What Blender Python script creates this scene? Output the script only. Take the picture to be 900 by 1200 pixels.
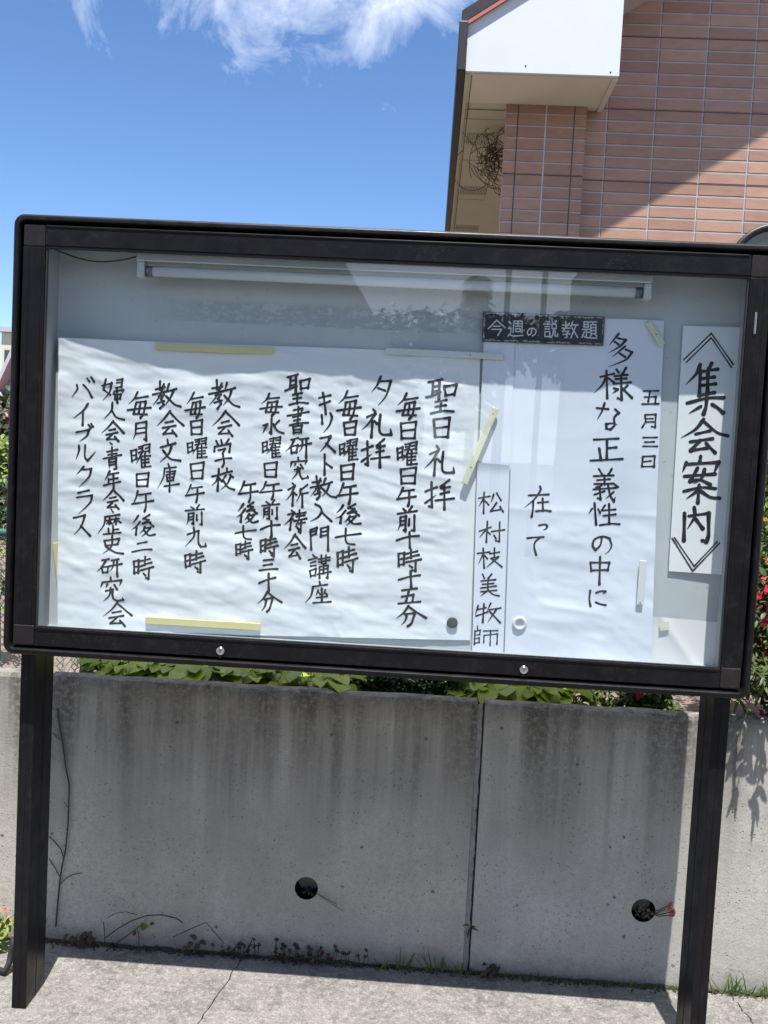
import bpy, bmesh, math, random
import numpy as np
from mathutils import Vector, Matrix

for o in list(bpy.data.objects):
    bpy.data.objects.remove(o, do_unlink=True)
scene = bpy.context.scene
COL = scene.collection

# ------------------------------------------------------------------ camera
FPX = 1100.0                                   # focal length in pixels of a 900 x 1200 frame
CAM = np.array([0.0, -2.2, 1.46])
AX = np.array([[0.9975304, 0.04739539, 0.05183412],
               [0.05466805, -0.0605929, -0.99666439],
               [-0.04409651, 0.9970367, -0.06303428]])      # right, down, forward
cam_data = bpy.data.cameras.new('camera')
cam_data.sensor_fit = 'VERTICAL'
cam_data.sensor_height = 36.0
cam_data.lens = FPX / 1200 * 36.0
cam_data.clip_start = 0.05
cam_data.clip_end = 2000
cam = bpy.data.objects.new('camera', cam_data)
COL.objects.link(cam)
cam.matrix_world = Matrix(((AX[0][0], -AX[1][0], -AX[2][0], CAM[0]),
                           (AX[0][1], -AX[1][1], -AX[2][1], CAM[1]),
                           (AX[0][2], -AX[1][2], -AX[2][2], CAM[2]),
                           (0, 0, 0, 1)))
scene.camera = cam

# ------------------------------------------------------------------ sun, sky, exposure
SUN_DIR = Vector((-0.10, 1.0, -3.0)).normalized()           # the way the light travels
SUN_EL = math.asin(-SUN_DIR.z)
SUN_ROT = math.atan2(-SUN_DIR.x, -SUN_DIR.y)                # from +Y towards +X
sun_data = bpy.data.lights.new('sun', 'SUN')
sun_data.energy = 5.0
sun_data.angle = math.radians(0.5)
sun_data.color = (1.0, 0.98, 0.945)
sun = bpy.data.objects.new('sun', sun_data)
COL.objects.link(sun)
sun.rotation_euler = SUN_DIR.to_track_quat('-Z', 'Y').to_euler()
sun.location = (0, -4, 12)

world = bpy.data.worlds.new('World')
scene.world = world
world.use_nodes = True
wt = world.node_tree
wt.nodes.clear()


def wn(kind, **kw):
    n = wt.nodes.new(kind)
    for k, v in kw.items():
        setattr(n, k, v)
    return n


sky = wn('ShaderNodeTexSky', sky_type='NISHITA', sun_disc=False)
sky.sun_elevation = SUN_EL
sky.sun_rotation = SUN_ROT
sky.air_density = 0.72
sky.dust_density = 0.05
sky.ozone_density = 3.2
bg = wn('ShaderNodeBackground')
bg.inputs['Strength'].default_value = 0.105
# clouds: a bank of noise in fixed compass directions
tc = wn('ShaderNodeTexCoord')
CD = Vector((-0.168, 0.9, 0.40)).normalized()               # middle of the bank
CR = Vector((CD.y, -CD.x, 0)).normalized()
CU = CR.cross(CD)


def wdot(v):
    n = wn('ShaderNodeVectorMath', operation='DOT_PRODUCT')
    wt.links.new(tc.outputs['Generated'], n.inputs[0])
    n.inputs[1].default_value = v
    return n.outputs['Value']


def wm(op, a, b, clamp=False):
    n = wn('ShaderNodeMath', operation=op, use_clamp=clamp)
    for i, s in enumerate((a, b)):
        if isinstance(s, (int, float)):
            n.inputs[i].default_value = s
        else:
            wt.links.new(s, n.inputs[i])
    return n.outputs[0]


CLOUD_OFF = 4.1
fwd = wm('MAXIMUM', wdot(CD), 0.05)
cp = wm('DIVIDE', wdot(CR), fwd)
cq = wm('DIVIDE', wdot(CU), fwd)
comb = wn('ShaderNodeCombineXYZ')
wt.links.new(wm('ADD', cp, CLOUD_OFF), comb.inputs[0])
wt.links.new(cq, comb.inputs[1])
nz = wn('ShaderNodeTexNoise')
nz.inputs['Scale'].default_value = 17.0
nz.inputs['Detail'].default_value = 9.0
nz.inputs['Roughness'].default_value = 0.62
nz.inputs['Distortion'].default_value = 0.5
wt.links.new(comb.outputs[0], nz.inputs['Vector'])
nz2 = wn('ShaderNodeTexNoise')
nz2.inputs['Scale'].default_value = 3.2
nz2.inputs['Detail'].default_value = 3.0
wt.links.new(comb.outputs[0], nz2.inputs['Vector'])
lvl = wm('ADD', wm('MULTIPLY', cq, 9.0), wm('MULTIPLY', wm('SUBTRACT', nz.outputs['Fac'], 0.5), 2.6))
lvl = wm('ADD', lvl, wm('MULTIPLY', wm('SUBTRACT', nz2.outputs['Fac'], 0.5), 2.4))
lvl = wm('SUBTRACT', lvl, wm('MULTIPLY', wm('MAXIMUM', wm('SUBTRACT', wm('ABSOLUTE', wm('ADD', cp, 0.03), 0.0), 0.19), 0.0), 14.0))
mask = wm('MULTIPLY', wm('ADD', lvl, 0.18), 0.5, True)
mask = wm('MULTIPLY', mask, wm('GREATER_THAN', wdot(CD), 0.06))
# hazy white clouds low in the sunny half of the sky, behind the camera
SD = (0.12, -0.99, 0.0)
low = wm('MULTIPLY', wm('SUBTRACT', 0.52, wdot((0, 0, 1))), 3.6, True)
low = wm('MULTIPLY', low, wm('MULTIPLY', wm('ADD', wdot(SD), 0.05), 1.8, True))
nz3 = wn('ShaderNodeTexNoise')
nz3.inputs['Scale'].default_value = 3.0
nz3.inputs['Detail'].default_value = 6.0
wt.links.new(tc.outputs['Generated'], nz3.inputs['Vector'])
low = wm('MULTIPLY', low, wm('MULTIPLY', wm('SUBTRACT', nz3.outputs['Fac'], 0.22), 3.0, True))
mask = wm('MAXIMUM', mask, wm('MULTIPLY', low, 0.55))
mixc = wn('ShaderNodeMix', data_type='RGBA')
wt.links.new(mask, mixc.inputs[0])
hsv = wn('ShaderNodeHueSaturation')
hsv.inputs['Saturation'].default_value = 1.1
hsv.inputs['Hue'].default_value = 0.502
wt.links.new(sky.outputs[0], hsv.inputs['Color'])
wt.links.new(hsv.outputs[0], mixc.inputs[6])
mixc.inputs[7].default_value = (8.6, 8.8, 9.2, 1)
wt.links.new(mixc.outputs[2], bg.inputs['Color'])
out = wn('ShaderNodeOutputWorld')
wt.links.new(bg.outputs[0], out.inputs['Surface'])

scene.view_settings.view_transform = 'Standard'
scene.view_settings.look = 'None'
scene.view_settings.exposure = 1.03
scene.view_settings.gamma = 1.0
scene.view_settings.use_curve_mapping = False
scene.render.engine = 'CYCLES'
scene.cycles.max_bounces = 8
scene.cycles.transparent_max_bounces = 12

R = random.Random(7)


def at(px, py, y):
    """The point of the plane at depth y that the photograph shows at (px, py)."""
    d = AX.T @ np.array([(px - 450) / FPX, (py - 600) / FPX, 1.0])
    return CAM + d * (y - CAM[1]) / d[1]


def on_ground(px, py, z=0.0):
    d = AX.T @ np.array([(px - 450) / FPX, (py - 600) / FPX, 1.0])
    return CAM + d * (z - CAM[2]) / d[2]


# ------------------------------------------------------------------ naming helpers
BASE = {}


def tag(o, label=None, cat=None, group=None, kind=None):
    for k, v in (('label', label), ('category', cat), ('group', group), ('kind', kind)):
        if v:
            o[k] = v
    return o


def thing(name, label, cat, loc=(0, 0, 0), group=None):
    o = bpy.data.objects.new(name, None)
    COL.objects.link(o)
    o.empty_display_size = 0.1
    o.location = loc
    BASE[o.name] = Vector(loc)
    return tag(o, label, cat, group)


class MB:
    """Collects faces in world coordinates; build() links them as one mesh object."""

    def __init__(self):
        self.v, self.f, self.sm = [], [], []

    def add(self, verts, faces, smooth=False):
        n = len(self.v)
        self.v.extend([tuple(map(float, p)) for p in verts])
        self.f.extend([tuple(i + n for i in f) for f in faces])
        self.sm.extend([smooth] * len(faces))
        return self

    def box(self, x0, x1, y0, y1, z0, z1):
        v = [(x, y, z) for z in (z0, z1) for y in (y0, y1) for x in (x0, x1)]
        return self.add(v, [(0, 2, 3, 1), (4, 5, 7, 6), (0, 1, 5, 4), (2, 6, 7, 3), (0, 4, 6, 2), (1, 3, 7, 5)])

    def prism(self, poly, y0, y1):
        """poly: (x, z) counter-clockwise seen from -y; extruded from y0 to y1."""
        n = len(poly)
        v = [(x, y0, z) for x, z in poly] + [(x, y1, z) for x, z in poly]
        f = [tuple(range(n)), tuple(range(2 * n - 1, n - 1, -1))]
        f += [(i, i + n, (i + 1) % n + n, (i + 1) % n) for i in range(n)]
        return self.add(v, f)

    def tube(self, pts, r, n=6, cap=True):
        pts = [Vector(p) for p in pts]
        rs = r if isinstance(r, (list, tuple)) else [r] * len(pts)
        m = len(pts)
        vs = []
        prev = None
        for i, p in enumerate(pts):
            t = (pts[min(i + 1, m - 1)] - pts[max(i - 1, 0)])
            t = t.normalized() if t.length > 1e-9 else Vector((0, 0, 1))
            if prev is None:
                a = t.orthogonal().normalized()
            else:
                a = prev - t * prev.dot(t)
                a = a.normalized() if a.length > 1e-6 else t.orthogonal().normalized()
            prev = a
            b = t.cross(a)
            for k in range(n):
                w = 2 * math.pi * k / n
                vs.append(p + (a * math.cos(w) + b * math.sin(w)) * rs[i])
        fs = []
        for i in range(m - 1):
            for k in range(n):
                fs.append((i * n + k, i * n + (k + 1) % n, (i + 1) * n + (k + 1) % n, (i + 1) * n + k))
        if cap:
            fs.append(tuple(range(n - 1, -1, -1)))
            fs.append(tuple(range((m - 1) * n, m * n)))
        return self.add(vs, fs, True)

    def disc(self, c, axis, r, depth, n=24):
        c, axis = Vector(c), Vector(axis).normalized()
        return self.tube([c, c + axis * depth], r, n)

    def ball(self, c, r, nu=10, nv=6, sq=(1, 1, 1)):
        vs = [(c[0], c[1], c[2] + r * sq[2])]
        for j in range(1, nv):
            a = math.pi * j / nv
            for i in range(nu):
                b = 2 * math.pi * i / nu
                vs.append((c[0] + r * sq[0] * math.sin(a) * math.cos(b), c[1] + r * sq[1] * math.sin(a) * math.sin(b), c[2] + r * sq[2] * math.cos(a)))
        vs.append((c[0], c[1], c[2] - r * sq[2]))
        fs = [(0, 1 + i, 1 + (i + 1) % nu) for i in range(nu)]
        for j in range(nv - 2):
            for i in range(nu):
                a, b = 1 + j * nu + i, 1 + j * nu + (i + 1) % nu
                fs.append((a, a + nu, b + nu, b))
        e = len(vs) - 1
        fs += [(e, 1 + (nv - 2) * nu + (i + 1) % nu, 1 + (nv - 2) * nu + i) for i in range(nu)]
        return self.add(vs, fs, True)

    def leaf(self, p, d, up, L, W, fold=0.25, curl=0.2):
        """A pointed leaf from p along d, folded about its midrib and curling down."""
        p, d, up = Vector(p), Vector(d).normalized(), Vector(up)
        s = d.cross(up)
        s = s.normalized() if s.length > 1e-6 else d.orthogonal().normalized()
        u = s.cross(d)
        vs = [p]
        for t, w in ((0.3, 0.85), (0.62, 0.9), (0.86, 0.5)):
            m = p + d * (L * t) - u * (L * curl * t * t)
            h = W * 0.5 * w
            vs += [m - s * h + u * (h * fold), m, m + s * h + u * (h * fold)]
        vs.append(p + d * L - u * (L * curl))
        fs = [(0, 2, 1), (0, 3, 2), (1, 2, 5, 4), (2, 3, 6, 5), (4, 5, 8, 7), (5, 6, 9, 8), (7, 8, 10), (8, 9, 10)]
        return self.add(vs, fs, True)

    def build(self, name, mat, parent=None, bevel=0, seg=2):
        me = bpy.data.meshes.new(name)
        off = Vector((0, 0, 0))
        q = parent
        while q is not None:
            off += BASE.get(q.name, Vector((0, 0, 0)))
            q = q.parent
        me.from_pydata([(x - off.x, y - off.y, z - off.z) for x, y, z in self.v], [], self.f)
        me.polygons.foreach_set('use_smooth', self.sm)
        me.materials.append(mat)
        me.update()
        o = bpy.data.objects.new(name, me)
        COL.objects.link(o)
        if parent is not None:
            o.parent = parent
        if bevel:
            b = o.modifiers.new('bevel', 'BEVEL')
            b.width = bevel
            b.segments = seg
            b.limit_method = 'ANGLE'
            b.angle_limit = math.radians(40)
        return o


# ------------------------------------------------------------------ materials
class Mat:
    def __init__(self, name, col=(0.5, 0.5, 0.5), rough=0.6, metal=0.0, spec=0.5):
        self.m = bpy.data.materials.new(name)
        self.m.use_nodes = True
        self.t = self.m.node_tree
        self.p = self.t.nodes['Principled BSDF']
        self.p.inputs['Base Color'].default_value = (*col, 1)
        self.p.inputs['Roughness'].default_value = rough
        self.p.inputs['Metallic'].default_value = metal
        self.p.inputs['Specular IOR Level'].default_value = spec

    def n(self, kind, **kw):
        n = self.t.nodes.new(kind)
        for k, v in kw.items():
            setattr(n, k, v)
        return n

    def link(self, a, b):
        self.t.links.new(a, b)

    def coord(self, scale=(1, 1, 1), loc=(0, 0, 0), kind='Object'):
        c = self.n('ShaderNodeTexCoord')
        mp = self.n('ShaderNodeMapping')
        mp.inputs['Scale'].default_value = scale
        mp.inputs['Location'].default_value = loc
        self.link(c.outputs[kind], mp.inputs['Vector'])
        return mp.outputs[0]

    def noise(self, scale, detail=4, rough=0.55, vec=None, dist=0.0):
        n = self.n('ShaderNodeTexNoise')
        n.inputs['Scale'].default_value = scale
        n.inputs['Detail'].default_value = detail
        n.inputs['Roughness'].default_value = rough
        n.inputs['Distortion'].default_value = dist
        self.link(vec if vec is not None else self.coord(), n.inputs['Vector'])
        return n.outputs['Fac']

    def voro(self, scale, vec=None, feature='F1', rnd=1.0):
        n = self.n('ShaderNodeTexVoronoi', feature=feature)
        n.inputs['Scale'].default_value = scale
        n.inputs['Randomness'].default_value = rnd
        self.link(vec if vec is not None else self.coord(), n.inputs['Vector'])
        return n

    def ramp(self, fac, stops, interp='LINEAR'):
        r = self.n('ShaderNodeValToRGB')
        r.color_ramp.interpolation = interp
        e = r.color_ramp.elements
        while len(e) < len(stops):
            e.new(0.5)
        for k, (p, c) in enumerate(stops):
            e[k].position = p
            e[k].color = (*c, 1) if len(c) == 3 else c
        self.link(fac, r.inputs[0])
        return r.outputs[0]

    def math(self, op, a, b=0.0, clamp=False):
        n = self.n('ShaderNodeMath', operation=op, use_clamp=clamp)
        for i, s in enumerate((a, b)):
            if isinstance(s, (int, float)):
                n.inputs[i].default_value = s
            else:
                self.link(s, n.inputs[i])
        return n.outputs[0]

    def mix(self, fac, a, b, blend='MIX'):
        n = self.n('ShaderNodeMix', data_type='RGBA', blend_type=blend)
        for i, s in ((0, fac), (6, a), (7, b)):
            if isinstance(s, (int, float)):
                n.inputs[i].default_value = s
            elif isinstance(s, tuple):
                n.inputs[i].default_value = (*s, 1)
            else:
                self.link(s, n.inputs[i])
        return n.outputs[2]

    def step(self, v, lo, hi):
        n = self.n('ShaderNodeMapRange')
        n.inputs['From Min'].default_value = lo
        n.inputs['From Max'].default_value = hi
        self.link(v, n.inputs['Value'])
        return n.outputs[0]

    def sep(self, vec):
        n = self.n('ShaderNodeSeparateXYZ')
        self.link(vec, n.inputs[0])
        return n.outputs

    def base(self, s):
        self.link(s, self.p.inputs['Base Color'])

    def rough(self, s):
        self.link(s, self.p.inputs['Roughness'])

    def bump(self, h, strength=0.3, dist=0.01):
        b = self.n('ShaderNodeBump')
        b.inputs['Strength'].default_value = strength
        b.inputs['Distance'].default_value = dist
        self.link(h, b.inputs['Height'])
        self.link(b.outputs[0], self.p.inputs['Normal'])


def speckled(name, c0, c1, scale=8, rough=0.6, metal=0.0, spec=0.5, bump=0.0, bscale=60, detail=5):
    m = Mat(name, c0, rough, metal, spec)
    f = m.noise(scale, detail)
    m.base(m.ramp(f, [(0.3, c0), (0.7, c1)]))
    if bump:
        m.bump(m.noise(bscale, 4), bump, 0.004)
    return m.m


def leafy(name, stops, rough=0.45, trans=0.25):
    m = Mat(name, stops[0], rough, 0, 0.4)
    g = m.n('ShaderNodeNewGeometry')
    n = len(stops)
    col = m.ramp(g.outputs['Random Per Island'], [(k / max(1, n - 1), c) for k, c in enumerate(stops)])
    col = m.mix(m.math('MULTIPLY', m.noise(40, 2), 0.35), col, (stops[0][0] * .6, stops[0][1] * .6, stops[0][2] * .6))
    m.base(col)
    tr = m.n('ShaderNodeBsdfTranslucent')
    m.link(col, tr.inputs['Color'])
    mx = m.n('ShaderNodeMixShader')
    mx.inputs[0].default_value = trans
    m.link(m.p.outputs[0], mx.inputs[1])
    m.link(tr.outputs[0], mx.inputs[2])
    m.link(mx.outputs[0], m.t.nodes['Material Output'].inputs['Surface'])
    return m.m

GLYPH = {
    '聖': '42,749 364,838;150,776 149,444;309,814 316,350;157,646 310,684;151,528 310,570;0,381 150,432 335,521;435,675 466,450;423,662 727,732 679,483;462,460 678,495;233,284 500,338;251,170 491,219;369,300 370,58;136,0 437,86 686,74',
    '日': '0,421 45,0;3,421 385,493 368,26;33,211 351,265;45,6 374,32',
    '礼': '251,710 308,638;109,509 310,607 162,340 0,159~;246,397 243,0;296,409 356,341;430,572 419,338 429,151 505,76 714,84 692,243~',
    '拝': '0,407 282,522;150,641 184,30 119,58;22,125 277,334~;568,725 381,543;383,496 593,551;372,370 575,425;262,201 718,279;465,610 492,0',
    '毎': '228,621 160,467 30,323~;161,462 484,521;206,370 185,243 156,87 477,95;204,365 435,413 396,109 324,0;0,172 299,229 561,270;306,330 302,262;290,199 279,131',
    '曜': '5,381 28,131;0,378 129,420 126,186;16,264 123,304;23,138 165,213;183,486 293,517 283,378;199,429 284,453;191,353 297,389;332,531 469,564 459,377;349,462 453,487;341,376 457,407;274,345 204,203 122,85~;254,251 278,0;228,264 478,298;268,181 448,213;272,101 457,133;277,5 503,37;355,346 367,22',
    '午': '124,440 77,273 0,155~;149,353 404,404;0,157 463,243;293,361 299,108 274,0',
    '前': '128,546 199,495;341,614 285,511;0,414 469,505;72,328 71,152 35,0~;72,328 211,363 214,10 170,27;83,234 200,262;77,138 203,164;290,305 293,158;410,401 430,22 380,38',
    '十': '0,166 280,256 548,306;306,388 335,0',
    '時': '5,398 32,107;0,398 153,434 152,142;21,262 142,288;28,121 160,150;198,409 463,479;314,525 316,320;191,286 382,365 510,400;206,199 562,288;441,267 445,0 373,18;300,128 359,85',
    '五': '78,331 447,405;254,347 188,55;78,180 373,247 350,70;0,0 540,87',
    '分': '283,508 170,323 0,189~;289,489 467,368 719,246;193,297 446,353 369,74 291,0;259,301 221,133 132,12~',
    '夕': '195,703 127,487 0,324~;194,584 448,610 354,251 175,0~;153,421 325,367',
    '後': '149,473 102,379 24,289~;202,344 109,217 0,140~;114,207 107,34;406,517 268,414 391,401 259,292 430,336;406,324 491,244;309,228 260,134 193,73~;278,191 425,220 339,87 231,0~;280,145 392,35 534,55',
    '七': '0,124 239,178 523,230;202,314 212,91 263,8 410,0',
    'キ': '0,362 284,446;16,199 286,299;87,509 144,253 191,0',
    'リ': '0,427 21,215;208,477 259,388 206,177 52,0~',
    'ス': '0,318 254,383 172,178 23,0~;164,190 378,3',
    'ト': '0,492 16,0;28,284 191,182',
    '入': '106,438 234,366 293,230 527,32;279,248 180,105 0,0~',
    '門': '0,496 31,8;2,504 150,565 139,411;16,436 136,477;20,357 139,403;250,536 264,344;244,544 432,599 455,0;259,449 426,501;264,349 431,401',
    '講': '107,552 154,507;0,408 209,484;51,344 187,381;60,268 186,296;46,155 79,30;46,155 206,213 187,52;79,30 187,49;245,448 535,523;261,380 524,438;322,551 332,347;438,571 438,353;280,265 301,0;280,265 497,320 496,11 469,20;385,350 391,112;292,186 486,229;244,76 574,154',
    '座': '328,547 357,490;167,415 527,492;175,416 143,190 0,0~;311,339 257,191~;308,293 359,235;491,357 434,213~;467,294 533,245;399,392 405,51;267,139 531,192;186,16 627,69',
    '書': '149,553 356,608 331,467;0,414 514,539;134,382 327,440;160,300 310,335;63,175 265,251 516,266;254,644 260,215;156,157 177,0;156,155 375,198 362,30;171,79 356,111;174,4 362,30',
    '研': '101,408 273,458;188,412 109,241 0,121~;109,236 141,83;109,236 272,276 250,98;139,83 250,98;329,420 521,466;279,267 607,343;393,414 383,250 309,122~;483,450 504,0',
    '究': '231,604 239,533;25,463 0,338~;25,466 504,548 451,410~;162,428 113,345~;312,422 391,321;118,259 299,310;234,340 208,166 69,0~;288,298 312,106 401,25 559,64 542,134~',
    '祈': '135,581 178,522;31,417 191,513 101,295 0,154~;159,322 149,22;172,351 236,298;500,565 333,431;325,444 315,306 246,132~;326,326 509,369;392,334 393,0',
    '祷': '159,538 209,489;77,415 238,483 123,287 0,156~;170,301 143,47;202,327 247,286;264,444 523,501;286,379 493,426;238,276 542,346;354,549 349,306 262,121~;306,204 511,254;413,315 403,0 360,14;304,130 352,80',
    '会': '258,583 148,386 0,218~;267,536 398,401 528,262;171,302 321,349;117,177 374,251;252,197 140,33 359,64;320,129 407,0',
    '水': '214,385 209,0 174,21;20,191 109,221 0,6~;386,324 274,187;249,247 368,86 520,30',
    '三': '96,264 322,311;90,144 297,185;0,0 225,61 441,73',
    '九': '186,488 195,264 0,0~;46,305 305,405 313,99 386,10 500,28 489,118~',
    '月': '63,408 63,163 0,0~;63,408 317,471 325,8 273,27;67,282 314,328;59,155 318,206',
    '二': '122,204 357,273;0,0 278,67 484,87',
    '教': '172,699 195,471;66,487 306,555;0,351 352,439;290,624 187,323 20,71~;155,316 290,355 232,244;231,249 295,112 214,0;135,126 307,204;434,644 362,407~;387,448 633,533;552,489 477,269 340,82~;362,331 593,121 761,76',
    '学': '44,621 89,545;166,657 197,578;352,678 293,583;9,487 0,364;9,476 389,577 376,370;109,397 263,437 213,326;219,326 261,97 221,0;37,135 268,201 437,226',
    '校': '157,532 157,0;0,327 250,409;156,355 93,215 8,123~;183,296 235,228;354,556 373,481;263,423 485,495;333,391 269,287~;426,410 517,338;450,348 370,162 233,26~;267,265 400,95 574,33',
    '文': '166,557 199,461;13,367 369,481;281,413 220,204 0,0~;69,302 250,113 514,59',
    '庫': '244,677 273,615;142,555 437,607;155,548 132,322 0,50~;212,466 424,506;209,400 236,258;209,400 416,443 382,280;223,329 401,362;236,258 382,280;158,122 530,195;303,542 305,0',
    '婦': '105,564 36,298 201,181;240,481 177,242 25,50~;0,394 246,471;354,546 488,582 473,384;351,473 472,498;333,366 475,398;297,275 288,215;297,275 517,321 500,239~;316,208 320,84;317,195 456,226 447,106 424,116;375,333 379,0',
    '人': '181,395 173,218 0,3~;184,200 303,48 488,0',
    '・': '0,30 45,0',
    '青': '72,418 325,486;102,348 312,389;0,250 421,360;196,539 201,293;134,235 136,0~;134,235 305,271 311,26 272,13;142,165 296,194;144,93 299,126',
    '年': '135,436 98,311 32,208~;133,345 350,406;114,224 338,274;122,241 132,126;0,69 413,190;237,373 242,0',
    '歴': '150,429 513,509;159,432 137,232 0,16~;205,347 316,373;266,410 272,248;260,338 194,246~;283,331 322,282;339,380 502,411;424,435 429,271;420,361 357,270~;441,357 543,308;261,153 265,28;368,222 374,40;371,128 497,155;122,0 551,70',
    '史': '12,332 45,203;12,329 384,396 343,248;45,205 343,248;198,457 184,185 0,0~;63,172 290,48 495,22',
    'バ': '115,314 122,202 0,0~;258,321 369,197 468,23;353,472 413,395;449,505 527,411',
    'イ': '339,528 255,373 0,157~;237,362 238,0',
    'ブ': '0,225 306,307 246,153 83,0~;291,426 340,355;351,454 400,386',
    'ル': '72,356 83,233 0,20~;222,381 224,99 288,0 481,240~',
    'ク': '173,524 0,317~;158,452 357,498 307,283 46,0~',
    'ラ': '25,510 293,599;0,403 368,486 321,281 53,0~',
    '多': '207,815 11,529~;188,702 382,665 260,514 0,346~;128,614 224,552;375,519 89,248~;390,447 553,376 414,190 30,0~;265,342 375,268',
    '様': '252,692 306,40;121,523 430,611;246,536 161,326 0,145~;298,505 430,419;476,719 537,643;701,763 637,631;437,555 738,606;469,474 717,522;436,372 835,435;593,602 640,0 555,32;443,273 543,251 431,146~;775,349 676,251;634,289 894,62',
    'な': '0,500 253,493;177,632 125,423 23,244~;422,494 524,410 461,360 414,271 430,121 345,0 250,29 251,122 368,161 510,125~',
    '正': '50,506 616,555;352,524 383,50;379,315 576,352;197,299 248,30;0,0 754,83',
    '義': '106,779 187,660;406,798 335,655;4,594 453,643;83,511 376,548;7,408 475,457;248,632 262,418;200,381 71,327;0,277 535,343;156,338 194,41 137,75;39,151 279,251;343,398 421,153 527,0 549,129~;492,250 321,79~;514,425 582,367',
    '性': '78,387 0,264~;137,524 200,0;227,379 275,307;386,491 255,290~;297,355 639,405;367,222 644,271;476,527 518,40;288,11 563,55 764,47',
    'の': '212,405 179,199 69,77 0,189 46,342 226,421 402,381 459,215 409,77 316,0~',
    '中': '0,527 38,318;1,508 451,537 423,356;44,325 426,366;229,672 245,0',
    'に': '14,380 0,159 41,0;157,326 277,383 377,376 319,313~;166,93 268,51 405,47',
    '在': '99,509 573,557;346,748 365,662 244,439 0,202~;206,385 214,177 194,0;310,344 562,375;432,467 451,155;280,140 502,167 644,157',
    'っ': '0,112 136,144 192,104 160,37 85,0~',
    'て': '0,388 222,426 389,441;309,429 208,329 181,197 252,0',
    '五2': '0,315 354,341;168,323 133,69;24,176 319,196 315,28;4,0 396,34',
    '月2': '42,298 53,137 0,0;42,300 302,324 307,12 226,37;66,208 238,224;72,119 261,139',
    '三2': '0,203 328,227;51,106 274,114;14,0 355,21',
    '日2': '0,247 1,0;0,249 288,271 291,10;9,116 216,150;4,2 303,18',
    '松': '0,350 273,414;133,499 138,0;134,371 15,147~;160,294 249,213;363,462 307,270~;424,501 547,336;445,267 301,59 575,113;521,189 617,55',
    '村': '0,262 275,371;174,515 186,0;179,311 9,108~;195,280 267,202;309,279 607,335;479,525 497,35 411,56;349,196 413,128',
    '枝': '0,342 288,412;137,497 184,0;144,372 32,92~;169,319 245,245;284,358 537,419;403,512 416,290;333,253 512,303 250,29~;347,258 612,61',
    '美': '33,536 81,449;253,556 184,455;7,372 350,432;51,288 319,340;10,199 377,264;170,454 184,217;8,116 400,179;187,170 0,0~;195,152 332,59 462,38',
    '牧': '48,397 0,170~;42,303 239,362;2,134 284,267;187,460 189,0;357,492 276,277~;328,320 602,383;509,334 307,7~;329,287 617,15',
    '師': '65,463 84,377;0,346 9,2;1,332 128,365 127,256;6,234 127,260;1,143 132,180 128,60;7,34 128,60;211,356 563,399;238,252 242,63;239,248 554,308 566,47;392,374 396,0',
    '《': '0,117 604,775;74,56 598,672;604,775 1158,60;598,672 1121,0',
    '集': '305,1160 230,961 0,681~;318,1049 333,426;556,1214 519,1078;338,1002 715,1082;350,835 647,883;362,673 694,731;316,428 676,521;490,1015 521,480;65,233 528,382 903,409;513,429 509,176 466,0;381,187 123,11~;650,225 794,157 913,53',
    '会2': '482,781 311,536 0,311~;492,725 816,477 1077,412;313,420 652,517;202,223 721,331;436,260 231,16 625,112;579,209 801,0',
    '案': '395,1110 394,977;78,938 0,699~;81,893 845,989 747,696~;54,608 766,697;341,824 203,485 422,545 673,443;519,786 461,590 281,444~;52,239 451,346 802,353;420,418 414,0;388,280 129,70~;455,283 689,143 914,124',
    '内': '0,657 24,10;94,602 568,702 591,162 552,0 465,35;207,816 245,599 88,285~;266,543 442,319',
    '》': '61,783 569,119;0,765 541,0;1074,749 580,131;1133,709 561,1',
    '今': '185,365 0,154;185,365 399,190;113,215 277,226;82,140 314,151 231,0',
    '週': '5,336 56,293;0,178 62,195 55,76 0,0;26,36 123,6 353,30;119,359 118,89;119,359 315,368 329,92;158,301 284,307;215,346 221,241;162,238 288,244;176,183 180,113;176,183 284,188 285,115;180,113 288,118',
    'の2': '110,177 96,54 39,13 0,82 48,161 134,186 211,130 195,49 128,0',
    '説': '38,370 129,374;0,309 168,317;32,251 147,257;35,196 150,201;39,133 47,11;39,133 154,138 162,16;46,15 162,20;188,388 222,340;292,403 261,342;199,315 206,211;199,315 297,319 304,215;206,214 303,218;234,212 232,72 184,0;276,214 287,40 347,32 346,91',
    '教2': '6,294 166,301;81,381 90,228;0,220 188,229;170,350 16,141;50,149 169,154 123,104;123,104 129,6 84,4;37,72 197,96;245,388 207,271;232,307 375,314;330,308 224,0;236,241 387,18',
    '題': '25,371 33,246;25,371 129,375 137,250;29,308 133,313;33,246 137,250;2,192 172,200;92,196 102,36;97,126 170,130;50,145 0,0;17,57 94,4 353,2;164,377 327,384;244,380 230,324;189,312 203,103;189,312 311,317 325,109;194,242 315,248;198,173 320,179;203,103 325,109;228,91 197,37;298,94 350,44',
}
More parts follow.
